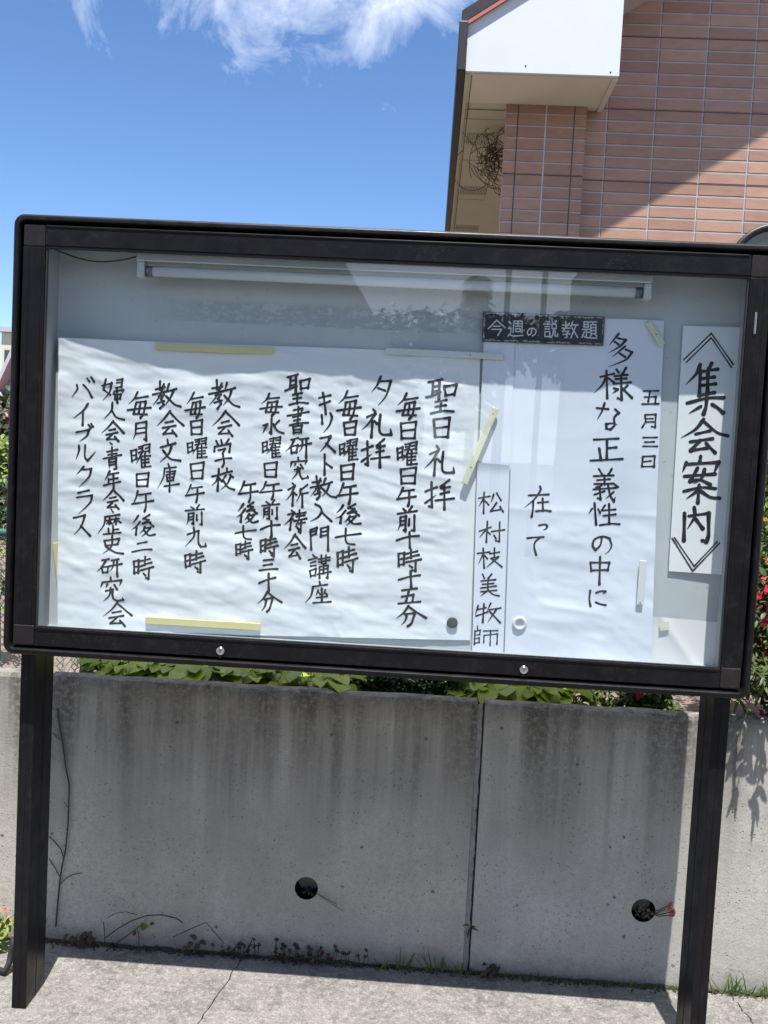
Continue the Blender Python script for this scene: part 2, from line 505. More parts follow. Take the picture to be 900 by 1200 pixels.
# each sheet: columns of (glyph, left mm, bottom mm, width mm, height mm, pen mm)
WRITING = {
    'poster': [
        [('聖',-13.9,1560.5,72.7,83.8,5.8), ('日',7.7,1504.2,38.5,49.3,5.8), ('礼',-7.7,1411.7,71.4,71.0,5.8), ('拝',-3.7,1330.1,71.8,72.5,5.8)],
        [('毎',-83.9,1544.5,56.1,62.1,5.6), ('日',-72.1,1495.9,37.4,43.8,5.4), ('曜',-77.1,1433.5,50.3,56.4,4.8), ('日',-66.1,1386.6,37.4,41.4,5.4), ('午',-71.4,1332.7,46.3,44.0,5.6), ('前',-68.0,1271.2,46.9,61.4,5.6), ('十',-67.3,1231.2,54.8,38.8,5.6), ('時',-61.4,1174.4,56.2,52.5,5.6), ('十',-56.4,1133.9,50.2,38.8,5.4), ('五',-54.9,1091.0,54.0,40.5,5.6), ('分',-57.1,1036.5,71.9,50.8,5.6)],
        [('夕',-146.9,1573.7,44.8,70.3,5.6), ('礼',-166.1,1496.8,72.2,67.9,6.0), ('拝',-164.8,1423.8,69.1,69.9,6.0)],
        [('毎',-229.0,1536.2,58.1,69.5,5.4), ('日',-209.7,1498.8,29.1,34.5,5.4), ('曜',-218.6,1437.7,45.7,53.0,4.4), ('日',-211.7,1389.7,30.6,39.1,5.4), ('午',-217.1,1330.3,48.0,49.6,5.4), ('後',-219.4,1278.0,61.6,52.5,5.4), ('七',-216.4,1230.6,60.2,39.6,5.4), ('時',-211.0,1163.4,50.3,60.2,5.4)],
        [('キ',-274.7,1547.8,28.6,50.9,5.4), ('リ',-265.9,1501.4,25.9,47.7,5.4), ('ス',-267.4,1455.4,37.8,38.3,5.4), ('ト',-254.2,1399.0,19.1,49.2,5.4), ('教',-285.8,1337.7,64.4,57.1,5.4), ('入',-282.0,1282.1,52.7,43.8,5.2), ('門',-279.7,1211.8,45.5,59.9,5.2), ('講',-282.2,1144.4,57.4,57.1,4.4), ('座',-284.4,1079.6,62.7,54.7,4.8)],
        [('聖',-358.4,1564.3,60.1,74.7,5.6), ('書',-350.1,1496.5,51.6,64.4,5.0), ('研',-348.9,1439.3,60.7,46.6,5.0), ('究',-336.5,1383.6,43.4,53.1,4.8), ('祈',-342.5,1315.8,50.9,58.1,5.0), ('祷',-345.4,1253.6,54.2,54.9,5.0), ('会',-343.0,1190.3,52.8,58.3,5.2)],
        [('毎',-418.6,1537.1,54.1,52.5,5.0), ('水',-409.4,1491.7,52.0,38.5,5.4), ('曜',-409.0,1434.3,47.8,51.2,4.1), ('日',-400.6,1385.6,30.4,37.9,4.8), ('午',-409.7,1331.7,53.1,42.0,4.8), ('前',-403.0,1281.3,43.0,48.6,4.8), ('十',-404.2,1239.5,47.0,38.9,5.4), ('時',-402.5,1190.6,43.6,48.1,5.4), ('三',-401.9,1152.2,44.1,31.1,5.4), ('十',-400.8,1104.8,39.4,42.4,5.2), ('分',-403.2,1052.4,59.6,50.2,5.2)],
        [('午',-462.9,1321.7,47.8,49.9,5.2), ('後',-464.3,1269.0,53.4,51.7,5.4), ('七',-467.3,1230.2,52.3,31.4,4.6), ('時',-462.8,1180.3,41.6,44.0,4.8)],
        [('教',-545.5,1546.6,76.1,69.9,5.2), ('会',-534.8,1481.2,65.3,62.0,5.0), ('学',-528.0,1405.1,43.7,67.8,5.0), ('校',-530.1,1346.0,57.4,55.6,5.0)],
        [('毎',-602.4,1521.0,48.3,62.3,4.8), ('日',-588.4,1480.2,27.9,36.7,4.8), ('曜',-594.0,1423.5,49.2,50.8,4.1), ('日',-584.3,1371.4,32.2,42.0,4.4), ('午',-593.5,1314.1,44.9,42.8,4.4), ('前',-591.6,1257.2,45.3,50.3,4.4), ('九',-589.2,1202.5,50.0,48.8,5.0), ('時',-590.0,1139.9,51.3,53.1,5.0)],
        [('教',-684.4,1539.6,70.2,66.8,5.2), ('会',-671.9,1474.5,65.0,60.3,5.2), ('文',-661.2,1407.7,51.4,55.7,5.2), ('庫',-664.1,1337.3,53.0,67.7,4.4)],
        [('毎',-745.8,1514.5,57.6,62.7,5.0), ('月',-729.7,1459.1,32.5,47.1,4.8), ('曜',-732.8,1392.7,49.1,58.5,4.4), ('日',-717.4,1345.6,29.5,34.5,4.6), ('午',-726.0,1283.9,53.2,50.3,4.6), ('後',-726.6,1221.6,60.3,55.6,4.6), ('二',-722.0,1181.6,48.4,27.3,4.6), ('時',-717.2,1116.3,49.3,55.4,5.0)],
        [('婦',-809.0,1548.4,51.7,58.2,4.6), ('人',-801.6,1507.8,48.8,39.5,5.0), ('会',-805.5,1453.7,52.8,50.2,5.2), ('・',-784.4,1446.8,4.5,3.0,3.7), ('青',-799.1,1384.7,42.1,53.9,4.8), ('年',-796.9,1336.0,41.3,43.6,4.8), ('会',-798.5,1287.4,50.7,48.2,4.8), ('・',-776.8,1279.1,4.8,5.1,3.7), ('歴',-807.6,1222.2,55.1,50.9,4.6), ('史',-792.6,1173.8,49.5,45.7,4.6), ('研',-804.8,1119.1,59.0,42.8,4.8), ('究',-795.3,1054.8,55.9,60.4,5.0), ('会',-788.2,996.4,71.2,57.3,4.8)],
        [('バ',-880.3,1556.1,52.7,50.5,4.8), ('イ',-876.2,1489.0,33.9,52.8,4.8), ('ブ',-866.9,1448.2,40.0,45.4,4.8), ('ル',-866.6,1402.3,48.1,38.1,4.8), ('ク',-863.5,1335.0,35.7,52.4,4.8), ('ラ',-861.7,1269.7,36.8,59.9,4.8), ('ス',-868.2,1216.7,42.6,50.3,5.0)],
    ],
    'sermon': [
        [('多',416.4,1691.8,55.3,81.5,5.4), ('様',389.6,1615.4,89.4,76.3,5.4), ('な',398.0,1543.3,52.4,63.2,5.4), ('正',390.9,1467.1,75.4,55.5,5.4), ('義',402.0,1369.8,58.2,79.8,4.8), ('性',394.8,1312.1,76.4,52.7,4.8), ('の',409.1,1242.5,45.9,42.1,4.8), ('中',407.4,1167.8,45.1,67.2,4.8), ('に',409.6,1113.4,40.5,38.3,4.8)],
        [('在',239.2,1323.8,64.4,74.8,4.8), ('っ',277.9,1292.3,19.2,14.4,4.8), ('て',250.7,1230.8,38.9,44.1,4.8)],
        [('五2',505.3,1608.0,39.6,34.1,4.1), ('月2',509.4,1553.1,30.7,32.4,4.1), ('三2',512.9,1507.7,35.5,22.7,4.1), ('日2',515.1,1458.5,30.3,27.1,4.1)],
    ],
    'pastor': [
        [('松',127.2,1326.2,61.7,50.1,3.9), ('村',133.7,1254.5,60.7,52.5,3.9), ('枝',132.3,1190.8,61.2,51.2,3.9), ('美',144.3,1121.8,46.2,55.6,3.9), ('牧',136.3,1058.0,61.7,49.2,3.9), ('師',136.4,1001.2,56.6,46.3,3.1)],
    ],
    'title': [
        [('《',596.1,1706.4,115.8,77.5,3.3), ('集',605.2,1592.0,91.3,121.4,8.1), ('会2',604.5,1501.0,107.7,78.1,8.1), ('案',611.8,1380.2,91.4,111.0,8.1), ('内',624.4,1285.1,59.1,81.6,8.1), ('》',598.4,1213.4,113.3,78.3,3.5)],
    ],
    'plate': [
        [('今',126.8,1754.6,39.9,36.5,3.0), ('週',174.6,1754.7,35.3,36.8,3.0), ('の2',219.6,1757.3,21.1,18.6,3.0), ('説',258.0,1755.9,34.7,40.3,3.0), ('教2',301.9,1757.0,38.7,38.8,3.0), ('題',350.7,1759.3,35.3,38.4,3.0)],
    ],
}

# ------------------------------------------------------------------ ground and terrain
M_ASPH = speckled('asphalt', (0.045, 0.045, 0.047), (0.075, 0.075, 0.075), 30, 0.9, bump=0.3, bscale=200)

m = Mat('weathered paving concrete', (0.25, 0.24, 0.22), 0.9)
v = m.coord()
big = m.noise(5, 6, 0.65, v)
mid = m.noise(48, 9, 0.85, v)
fine = m.noise(150, 6, 0.85, v)
c = m.ramp(big, [(0.3, (0.10, 0.095, 0.084)), (0.5, (0.165, 0.155, 0.137)), (0.72, (0.235, 0.22, 0.194))])
c = m.mix(m.math('MULTIPLY', m.step(mid, 0.49, 0.56), 0.75), c, (0.29, 0.27, 0.236))
c = m.mix(m.math('MULTIPLY', m.step(m.noise(26, 8, 0.8, v), 0.53, 0.6), 0.65), c, (0.07, 0.067, 0.062))
c = m.mix(m.math('MULTIPLY', m.step(fine, 0.51, 0.57), 0.75), c, (0.075, 0.07, 0.064))
vo = m.voro(150, v)
c = m.mix(m.math('MULTIPLY', m.step(vo.outputs['Distance'], 0.22, 0.1), 0.55), c, (0.30, 0.29, 0.265))
m.base(c)
m.bump(m.math('ADD', m.math('MULTIPLY', fine, 0.5), mid), 0.55, 0.006)
M_PAVE = m.m

m = Mat('gravelly garden soil', (0.12, 0.085, 0.065), 0.95)
v = m.coord()
c = m.ramp(m.noise(40, 5, 0.7, v), [(0.3, (0.10, 0.07, 0.055)), (0.6, (0.22, 0.16, 0.13)), (0.8, (0.34, 0.27, 0.23))])
m.base(c)
m.bump(m.noise(90, 4), 0.8, 0.02)
M_SOIL = m.m
M_DIRT = speckled('dark damp dirt', (0.02, 0.017, 0.014), (0.06, 0.05, 0.04), 60, 0.95, bump=0.8, bscale=150)

WY = 0.394          # front face of the retaining wall
WT = 0.780          # its top
tag(MB().add([(-400, -400, -0.03), (400, -400, -0.03), (400, 400, -0.03), (-400, 400, -0.03)], [(0, 1, 2, 3)]).build('ground', M_ASPH), kind='structure')

# pavement: slabs parted by the cracked joints the photograph shows
def slab(poly, seed):
    r = random.Random(seed)
    b = MB()
    n = len(poly)
    top = [(x, y, 0.0) for x, y in poly]
    bot = [(x, y, -0.12) for x, y in poly]
    b.add(top + bot, [tuple(range(n))] + [(i, i + n, (i + 1) % n + n, (i + 1) % n) for i in range(n)])
    return b


def crack_line(pts, seed, jag=0.004, n=14):
    r = random.Random(seed)
    o = []
    for (x0, y0), (x1, y1) in zip(pts, pts[1:]):
        for k in range(n):
            t = k / n
            o.append((x0 + (x1 - x0) * t + r.uniform(-jag, jag), y0 + (y1 - y0) * t + r.uniform(-jag, jag)))
    o.append(pts[-1])
    return o


pa, pb_ = on_ground(292, 1112), on_ground(231, 1200)
ea, eb = on_ground(842, 1150), on_ground(884, 1200)
dx1 = (pb_[0] - pa[0]) / (pb_[1] - pa[1])
dx2 = (eb[0] - ea[0]) / (eb[1] - ea[1])
YB, YF = WY - 0.012, -1.6
l1 = crack_line([(pa[0] + dx1 * (YB - pa[1]), YB), (pb_[0], pb_[1]), (pa[0] + dx1 * (YF - pa[1]), YF)], 3)
l2 = crack_line([(ea[0] + dx2 * (YB - ea[1]), YB), (eb[0], eb[1]), (ea[0] + dx2 * (YF - ea[1]), YF)], 5)
G_ = 0.0016
mb = slab([(-6, YB), (-6, YF)] + [(x - G_, y) for x, y in reversed(l1)], 1)
s2 = slab([(x + G_, y) for x, y in l1] + [(x - G_, y) for x, y in reversed(l2)], 2)
s3 = slab([(x + G_, y) for x, y in l2] + [(6, YF), (6, YB)], 3)
for s in (s2, s3):
    mb.add(s.v, s.f)
tag(mb.build('pavement', M_PAVE), kind='structure')
tag(MB().box(-6, 6, YF - 0.14, YF - 0.004, -0.12, 0.004).build('kerb', M_PAVE), kind='structure')

# dirt line along the wall foot
b = MB()
n = 240
rr = random.Random(11)
vs, fs = [], []
for i in range(n + 1):
    x = -3 + 6 * i / n
    w = max(0.0, 0.001 + 0.004 * math.sin(i * 0.37) + 0.003 * math.sin(i * 1.3) + rr.uniform(-0.002, 0.008))
    hh = max(0.0005, 0.002 + 0.002 * math.sin(i * 0.9) + rr.uniform(-0.002, 0.004))
    vs += [(x, WY + 0.006, hh), (x, WY - w * 0.5, hh * 0.8 + 0.002), (x, WY - w - 0.008, -0.003)]
for i in range(n):
    a = 3 * i
    fs += [(a, a + 1, a + 4, a + 3), (a + 1, a + 2, a + 5, a + 4)]
b.add(vs, fs, True)
tag(b.build('dirt_strip', M_DIRT), kind='structure')

# raised garden behind the wall
g = MB()
nx, ny = 60, 40
vs, fs = [], []
for j in range(ny + 1):
    for i in range(nx + 1):
        x = -14 + 28 * i / nx
        y = 0.455 + 29.5 * (j / ny) ** 2
        vs.append((x, y, 0.67 + 0.03 * math.sin(x * 2.1 + y) + rr.uniform(-.012, .012)))
for j in range(ny):
    for i in range(nx):
        a = j * (nx + 1) + i
        fs.append((a, a + 1, a + nx + 2, a + nx + 1))
g.add(vs, fs, True)
tag(g.build('garden_soil', M_SOIL), kind='structure')

# ------------------------------------------------------------------ retaining wall
def concrete(name, base, streak, seed):
    m = Mat(name, base, 0.88)
    v = m.coord(loc=(seed, 0, 0))
    vs_ = m.coord((9, 9, 0.55), (seed, 0, 0))
    vs2 = m.coord((26, 26, 1.1), (seed + 3, 0, 0))
    big = m.noise(2.6, 6, 0.6, v)
    lo = tuple(x * 0.74 for x in base)
    hi = tuple(x * 1.22 for x in base)
    c = m.ramp(big, [(0.3, lo), (0.7, hi)])
    z = m.sep(m.coord())[2]
    top = m.step(m.math('ADD', z, m.math('MULTIPLY', m.noise(3.5, 4, 0.6, v), 0.3)), 0.34, 0.86)
    st = m.math('MULTIPLY', m.step(m.noise(1, 6, 0.65, vs_), 0.33, 0.62), m.math('POWER', top, 1.2))
    st2 = m.math('MULTIPLY', m.step(m.noise(1, 4, 0.6, vs2), 0.5, 0.7), m.math('POWER', top, 1.6))
    c = m.mix(m.math('MULTIPLY', st, streak), c, (0.075, 0.067, 0.055))
    c = m.mix(m.math('MULTIPLY', st2, streak * 0.6), c, (0.045, 0.041, 0.034))
    rim = m.step(m.math('ADD', z, m.math('MULTIPLY', m.noise(20, 4, 0.6, v), 0.10)), 0.76, 0.85)
    c = m.mix(m.math('MULTIPLY', rim, 0.75), c, (0.05, 0.047, 0.04))
    # pale lime runs
    c = m.mix(m.math('MULTIPLY', m.step(m.noise(1, 5, 0.65, m.coord((14, 14, 1.6), (seed + 9, 0, 0))), 0.6, 0.75), 0.22), c, (0.5, 0.49, 0.46))
    # mottling and a darker, ragged band at the foot
    c = m.mix(m.math('MULTIPLY', m.step(m.noise(60, 6, 0.75, v), 0.48, 0.62), 0.6), c, lo)
    c = m.mix(m.math('MULTIPLY', m.step(m.noise(190, 4, 0.7, v), 0.5, 0.66), 0.55), c, tuple(x * 0.45 for x in base))
    foot = m.step(m.math('ADD', z, m.math('MULTIPLY', m.noise(26, 5, 0.7, v), 0.16)), 0.16, 0.06)
    c = m.mix(m.math('MULTIPLY', foot, 0.5), c, (0.075, 0.072, 0.055))
    # bug holes: a sparse sprinkling of small pits
    vo = m.voro(75, v)
    pit = m.math('MULTIPLY', m.step(vo.outputs['Distance'], 0.19, 0.08), m.step(m.noise(9, 3, 0.5, v), 0.44, 0.54), True)
    vo2 = m.voro(17, m.coord(loc=(seed, 3, 1)))
    pit2 = m.math('MULTIPLY', m.step(vo2.outputs['Distance'], 0.10, 0.07), m.step(m.noise(5, 2, 0.5, v), 0.5, 0.56), True)
    pits = m.math('MAXIMUM', pit, pit2)
    c = m.mix(m.math('MULTIPLY', pits, 0.75), c, (0.05, 0.047, 0.043))
    m.base(c)
    h = m.math('SUBTRACT', m.math('ADD', m.math('MULTIPLY', m.noise(130, 4, 0.65, v), 0.5), m.noise(18, 4, 0.5, v)), m.math('MULTIPLY', pits, 1.6))
    m.bump(h, 0.4, 0.005)
    return m.m


M_WALL_L = concrete('cast concrete with pale runs', (0.37, 0.345, 0.30), 0.95, 0.0)
M_WALL_R = concrete('cast concrete with dark drips', (0.395, 0.375, 0.335), 0.95, 5.3)
M_JOINT = speckled('weathered joint mortar', (0.15, 0.147, 0.135), (0.25, 0.245, 0.23), 40, 0.95, bump=0.6, bscale=90)
M_PIPE = speckled('old drain pipe', (0.006, 0.0055, 0.005), (0.014, 0.012, 0.011), 30, 0.95, spec=0.05)


def wall_panel(x0, x1, hole):
    """Front, chamfered top, back and ends of a wall panel, with a round opening through its front."""
    b = MB()
    hx, hz, hr = hole
    s = hr * 1.7
    y = WY
    ch = 0.014
    zt = WT - ch
    n = 32
    ring, sq = [], []
    for k in range(n):
        a = 2 * math.pi * k / n
        ca, sa = math.cos(a), math.sin(a)
        ring.append((hx + hr * ca, y, hz + hr * sa))
        q = s / max(abs(ca), abs(sa))
        sq.append((hx + q * ca, y, hz + q * sa))
    b.add(ring + sq, [(k, k + n, (k + 1) % n + n, (k + 1) % n) for k in range(n)])
    zb = -0.15

    def rect(a0, a1, c0, c1):
        nx_ = max(1, int((a1 - a0) / 0.12))
        for i in range(nx_):
            u0, u1 = a0 + (a1 - a0) * i / nx_, a0 + (a1 - a0) * (i + 1) / nx_
            b.add([(u0, y, c0), (u1, y, c0), (u1, y, c1), (u0, y, c1)], [(0, 1, 2, 3)])
    rect(x0, hx - s, zb, zt)
    rect(hx + s, x1, zb, zt)
    rect(hx - s, hx + s, zb, hz - s)
    rect(hx - s, hx + s, hz + s, zt)
    yb = WY + 0.055
    prof = [(y, zt), (y + ch * .35, WT - ch * .3), (y + ch, WT), (yb - ch, WT), (yb, zt), (yb, zb)]
    nx_ = int((x1 - x0) / 0.05)
    rr_ = random.Random(int(hx * 1000))
    rows = []
    for i in range(nx_ + 1):
        x = x0 + (x1 - x0) * i / nx_
        j = rr_.uniform(-.0022, .0022)
        rows.append([(x, py, pz + (j if 0 < k < 5 else 0)) for k, (py, pz) in enumerate(prof)])
    flat = [p for r_ in rows for p in r_]
    m_ = len(prof)
    b.add(flat, [(i * m_ + k, (i + 1) * m_ + k, (i + 1) * m_ + k + 1, i * m_ + k + 1) for i in range(nx_) for k in range(m_ - 1)])
    for x in (x0, x1):
        b.add([(x, y, zb), (x, yb, zb), (x, yb, zt), (x, yb - ch, WT), (x, y + ch, WT), (x, y, zt)], [(0, 1, 2, 3, 4, 5)])
    return b


JX = float(at(556, 980, WY)[0])
wall = thing('retaining_wall', 'low grey concrete retaining wall with two drain holes behind the notice board', 'wall', (0, WY, 0))
h1, h2 = at(359, 1041, WY), at(754, 1067, WY)
HR = 0.0335
tag(wall_panel(-5.0, JX - 0.012, (h1[0], h1[2], HR)).build('wall_panel', M_WALL_L, wall), label='left wall panel with pale water runs and mottled grey face')
tag(wall_panel(JX + 0.008, 5.0, (h2[0], h2[2], HR)).build('wall_panel', M_WALL_R, wall), label='right wall panel with dark drip stains under its top')
b = MB()
rows = 60
jr = random.Random(4)
vs, fs = [], []
for i in range(rows + 1):
    z = WT - 0.006 - i * (WT + 0.05) / rows
    o = jr.uniform(-.002, .002)
    vs += [(JX - 0.0118, WY + 0.0025, z), (JX - 0.009, WY + 0.001 + jr.uniform(0, .0015), z), (JX + 0.002 + o, WY + 0.0005 + jr.uniform(0, .002), z), (JX + 0.0042 + o, WY + 0.012, z), (JX + 0.0079, WY + 0.02, z)]
for i in range(rows):
    for k in range(4):
        a = 5 * i + k
        fs.append((a, a + 1, a + 6, a + 5))
b.add(vs, fs, False)
b.build('joint_filler', M_JOINT, wall)
for hx, hz in ((h1[0], h1[2]), (h2[0], h2[2])):
    b = MB()
    n = 28
    vs, fs = [], []
    for r_, y in ((HR, WY + 0.001), (HR * 0.94, WY + 0.012), (HR * 0.94, WY + 0.19), (0.001, WY + 0.19)):
        vs += [(hx + r_ * math.cos(2 * math.pi * k / n), y, hz + r_ * math.sin(2 * math.pi * k / n)) for k in range(n)]
    for j in range(3):
        fs += [(j * n + k, j * n + (k + 1) % n, (j + 1) * n + (k + 1) % n, (j + 1) * n + k) for k in range(n)]
    b.add(vs, fs, True)
    b.build('drain_pipe', M_PIPE, wall)
    d = MB()                                                    # dirt and bits lying in the pipe
    rk = random.Random(int(hx * 99) + 5)
    for k in range(16):
        d.ball((hx + rk.uniform(-.018, .018), WY + rk.uniform(.01, .05), hz - HR * .75 + rk.uniform(0, .006)), rk.uniform(.002, .005), 6, 4)
    tag(d.build('pipe_dirt', M_DIRT, wall))

# ------------------------------------------------------------------ notice board
def bronze(name, col, rough):
    m = Mat(name, col, rough, 0.0, 0.2)
    f = m.noise(6, 5, 0.6)
    c = m.ramp(f, [(0.35, col), (0.75, tuple(x * 1.5 for x in col))])
    dust = m.math('MULTIPLY', m.step(m.noise(23, 8, 0.8), 0.52, 0.72), 0.09)
    c = m.mix(dust, c, (0.12, 0.11, 0.10))
    vo = m.voro(210)
    speck = m.math('MULTIPLY', m.step(vo.outputs['Distance'], 0.14, 0.08), m.step(m.noise(9, 3), 0.5, 0.62))
    c = m.mix(m.math('MULTIPLY', speck, 0.4), c, (0.3, 0.29, 0.27))
    m.base(c)
    m.rough(m.ramp(m.noise(14, 6, 0.7), [(0.3, (rough * .75,) * 3), (0.7, (rough * 1.4,) * 3)]))
    return m.m


M_ALU = bronze('dark bronze aluminium', (0.005, 0.0044, 0.0052), 0.36)
M_CORNER = bronze('dull brown corner plastic', (0.012, 0.0098, 0.0098), 0.5)
M_RUBBER = speckled('black rubber seal', (0.008, 0.008, 0.008), (0.014, 0.014, 0.014), 30, 0.6)
M_STEEL = speckled('chromed lock', (0.6, 0.6, 0.6), (0.7, 0.7, 0.68), 30, 0.25, 1.0)
M_DARK = speckled('black slot', (0.01, 0.01, 0.01), (0.02, 0.02, 0.02), 30, 0.8)

m = Mat('painted backing board', (0.46, 0.49, 0.50), 0.7)
v = m.coord()
c = m.ramp(m.noise(4, 5, 0.6, v), [(0.3, (0.44, 0.47, 0.475)), (0.7, (0.53, 0.55, 0.55))])
sx, sy, sz = m.sep(v)
za, zb_ = 1.755, 1.815
band = m.math('MULTIPLY', m.step(sz, za, za + 0.004), m.step(sz, zb_, zb_ - 0.012))
band = m.math('MULTIPLY', band, m.math('MULTIPLY', m.step(sx, -0.6, -0.42), m.step(sx, 0.42, 0.25)))
pn = m.noise(26, 9, 0.8, m.coord((1, 1, 1.7)))
peel = m.math('MULTIPLY', band, m.step(pn, 0.45, 0.49))
c = m.mix(m.math('MULTIPLY', peel, 0.36), c, (0.20, 0.215, 0.21))
smear = m.step(m.noise(6, 6, 0.7, m.coord((1, 1, 5), (2, 0, 0))), 0.62, 0.75)
c = m.mix(m.math('MULTIPLY', smear, 0.35), c, (0.30, 0.32, 0.31))
c = m.mix(m.math('MULTIPLY', m.step(m.noise(90, 3), 0.68, 0.72), 0.5), c, (0.25, 0.24, 0.22))
m.base(c)
m.bump(m.math('ADD', m.noise(30, 4), m.math('MULTIPLY', peel, -1.5)), 0.15, 0.003)
M_BOARD = m.m

m = Mat('window glass', (1, 1, 1), 0.0)
t = m.t
t.nodes.remove(m.p)
tr = m.n('ShaderNodeBsdfTransparent')
tr.inputs['Color'].default_value = (0.97, 0.985, 0.985, 1)
gl = m.n('ShaderNodeBsdfGlossy')
gl.inputs['Roughness'].default_value = 0.0
lw = m.n('ShaderNodeLayerWeight')
lw.inputs['Blend'].default_value = 0.5
fac = m.math('ADD', m.math('MULTIPLY', m.math('POWER', lw.outputs['Facing'], 5.0), 0.948), 0.052)
mx = m.n('ShaderNodeMixShader')
m.link(fac, mx.inputs[0])
m.link(tr.outputs[0], mx.inputs[1])
m.link(gl.outputs[0], mx.inputs[2])
m.link(mx.outputs[0], t.nodes['Material Output'].inputs['Surface'])
M_GLASS = m.m

DL, DR, DB, DT = -0.980, 0.757, 0.951, 1.953      # door
GL, GR, GB, GT = -0.927, 0.709, 0.997, 1.905      # glass opening
CL, CR_, CB, CT = -1.003, 0.779, 0.928, 1.976     # case
BY = 0.100                                         # face of the backing board

board = thing('notice_board', 'glazed notice board in a dark bronze frame standing on two posts', 'notice board', (-0.112, 0.06, 0))


def rrect(x0, x1, z0, z1, r, n=7):
    o = []
    for cx, cz, a0 in ((x1 - r, z0 + r, -90), (x1 - r, z1 - r, 0), (x0 + r, z1 - r, 90), (x0 + r, z0 + r, 180)):
        for k in range(n + 1):
            a = math.radians(a0 + 90 * k / n)
            o.append((cx + r * math.cos(a), cz + r * math.sin(a)))
    return o


# outer case: a rounded ring with a rolled lip, its inside lining and its back
b = MB()
prof = []
steps = [(0.0, 0.185, 0.026), (0.0, 0.004, 0.026), (0.0022, 0.0004, 0.025), (0.006, -0.0015, 0.022), (0.0125, -0.0012, 0.018), (0.0155, 0.003, 0.014), (0.0165, 0.012, 0.012), (0.0165, 0.03, 0.012)]
loops = []
for ins_, y, r_ in steps:
    loops.append([(x, y, z) for x, z in rrect(CL + ins_, CR_ - ins_, CB + ins_, CT - ins_, r_)])
n = len(loops[0])
b.add([p for l in loops for p in l], [(j * n + k, j * n + (k + 1) % n, (j + 1) * n + (k + 1) % n, (j + 1) * n + k) for j in range(len(loops) - 1) for k in range(n)], False)
b.add([(x, 0.185, z) for x, z in rrect(CL, CR_, CB, CT, 0.026)], [tuple(range(n))])
case = b.build('case_frame', M_ALU, board)
case.data.polygons.foreach_set('use_smooth', [True] * len(case.data.polygons))
md = case.modifiers.new('edge split', 'EDGE_SPLIT')
md.split_angle = math.radians(38)
# lining between door and backing board
lin = MB()
IX0, IX1, IZ0, IZ1 = GL - 0.004, GR + 0.013, GB - 0.012, GT + 0.012
lin.add([(IX0, 0.022, IZ0), (IX1, 0.022, IZ0), (IX1, 0.022, IZ1), (IX0, 0.022, IZ1), (IX0, BY, IZ0), (IX1, BY, IZ0), (IX1, BY, IZ1), (IX0, BY, IZ1)],
        [(0, 1, 5, 4), (1, 2, 6, 5), (2, 3, 7, 6), (3, 0, 4, 7)])
M_LINING = speckled('grey box lining', (0.30, 0.32, 0.33), (0.36, 0.38, 0.385), 5, 0.6)
lin.build('case_lining', M_LINING, board)
MB().box(IX0, IX1, BY, BY + 0.01, IZ0, IZ1).build('backing_board', M_BOARD, board)

# door: four rails, four corner pieces, seal, locks
door = MB()
F0, F1 = 0.0035, 0.021
cw = 0.0535
door.box(DL + cw, DR - cw + 0.005, F0, F1, GT, DT - 0.0)
door.box(DL + cw, DR - cw + 0.005, F0, F1, DB, GB)
door.box(DL, GL, F0, F1, GB + 0.004, GT - 0.004)
door.box(GR, DR, F0, F1, GB + 0.004, GT - 0.004)
# shallow grooves' ridges along the rails
door.box(DL + cw, DR - cw, F0 - 0.0022, F0 + 0.001, GB - 0.0065, GB - 0.0005)
door.box(DL + cw, DR - cw, F0 - 0.0018, F0 + 0.001, DT - 0.006, DT - 0.001)
for x in (DL + 0.012, GL - 0.011, GR + 0.006, DR - 0.014):
    door.box(x, x + 0.0028, F0 - 0.0012, F0 + 0.001, GB + 0.006, GT - 0.006)
dob = door.build('door_frame', M_ALU, board, bevel=0.0016)
for (x0, x1, z0, z1) in ((DL, GL, GT - 0.0035, DT), (GR, DR, GT - 0.0035, DT), (DL, GL, DB, GB + 0.0035), (GR, DR, DB, GB + 0.0035)):
    c_ = MB().box(x0 + 0.0005, x1 - 0.0008, F0 - 0.0007, F1, z0, z1)
    c_.build('corner_piece', M_CORNER, board, bevel=0.003, seg=3)
seal = MB()
for (x0, x1, z0, z1) in ((GL, GR, GT - 0.006, GT - 0.0005), (GL, GR, GB + 0.0005, GB + 0.002), (GL + 0.0005, GL + 0.004, GB + 0.002, GT - 0.006), (GR - 0.004, GR - 0.0005, GB + 0.002, GT - 0.006)):
    seal.box(x0, x1, 0.008, 0.016, z0, z1)
seal.build('glass_seal', M_RUBBER, board)
MB().box(GL + 0.001, GR - 0.001, 0.0165, 0.0195, GB + 0.0005, GT - 0.0005).build('glass_pane', M_GLASS, board)
for (px, py) in ((258, 763), (614, 785)):
    p = at(px, py, 0.0)
    lk = MB()
    lk.disc((p[0], F0 + 0.001, p[2]), (0, -1, 0), 0.0098, 0.0042, 28)
    lk.disc((p[0], F0 - 0.003, p[2]), (0, -1, 0), 0.0074, 0.0022, 28)
    lo = lk.build('lock', M_STEEL, board, bevel=0.0008)
    MB().box(p[0] - 0.0009, p[0] + 0.0009, F0 - 0.0058, F0 - 0.005, p[2] - 0.0042, p[2] + 0.0042).build('keyhole', M_DARK, lo)
    MB().disc((p[0] - 0.0005, F0 + 0.002, p[2] - 0.0135), (0, -1, 0), 0.0042, 0.0035, 18).build('lock_shield', M_RUBBER, lo)
# latch on the right stile
p = at(886, 368, 0.0)
MB().box(p[0] - 0.002, p[0] + 0.0025, F0 - 0.003, F0 + 0.001, p[2] - 0.045, p[2] + 0.004).build('door_latch', M_STEEL, board, bevel=0.0006)
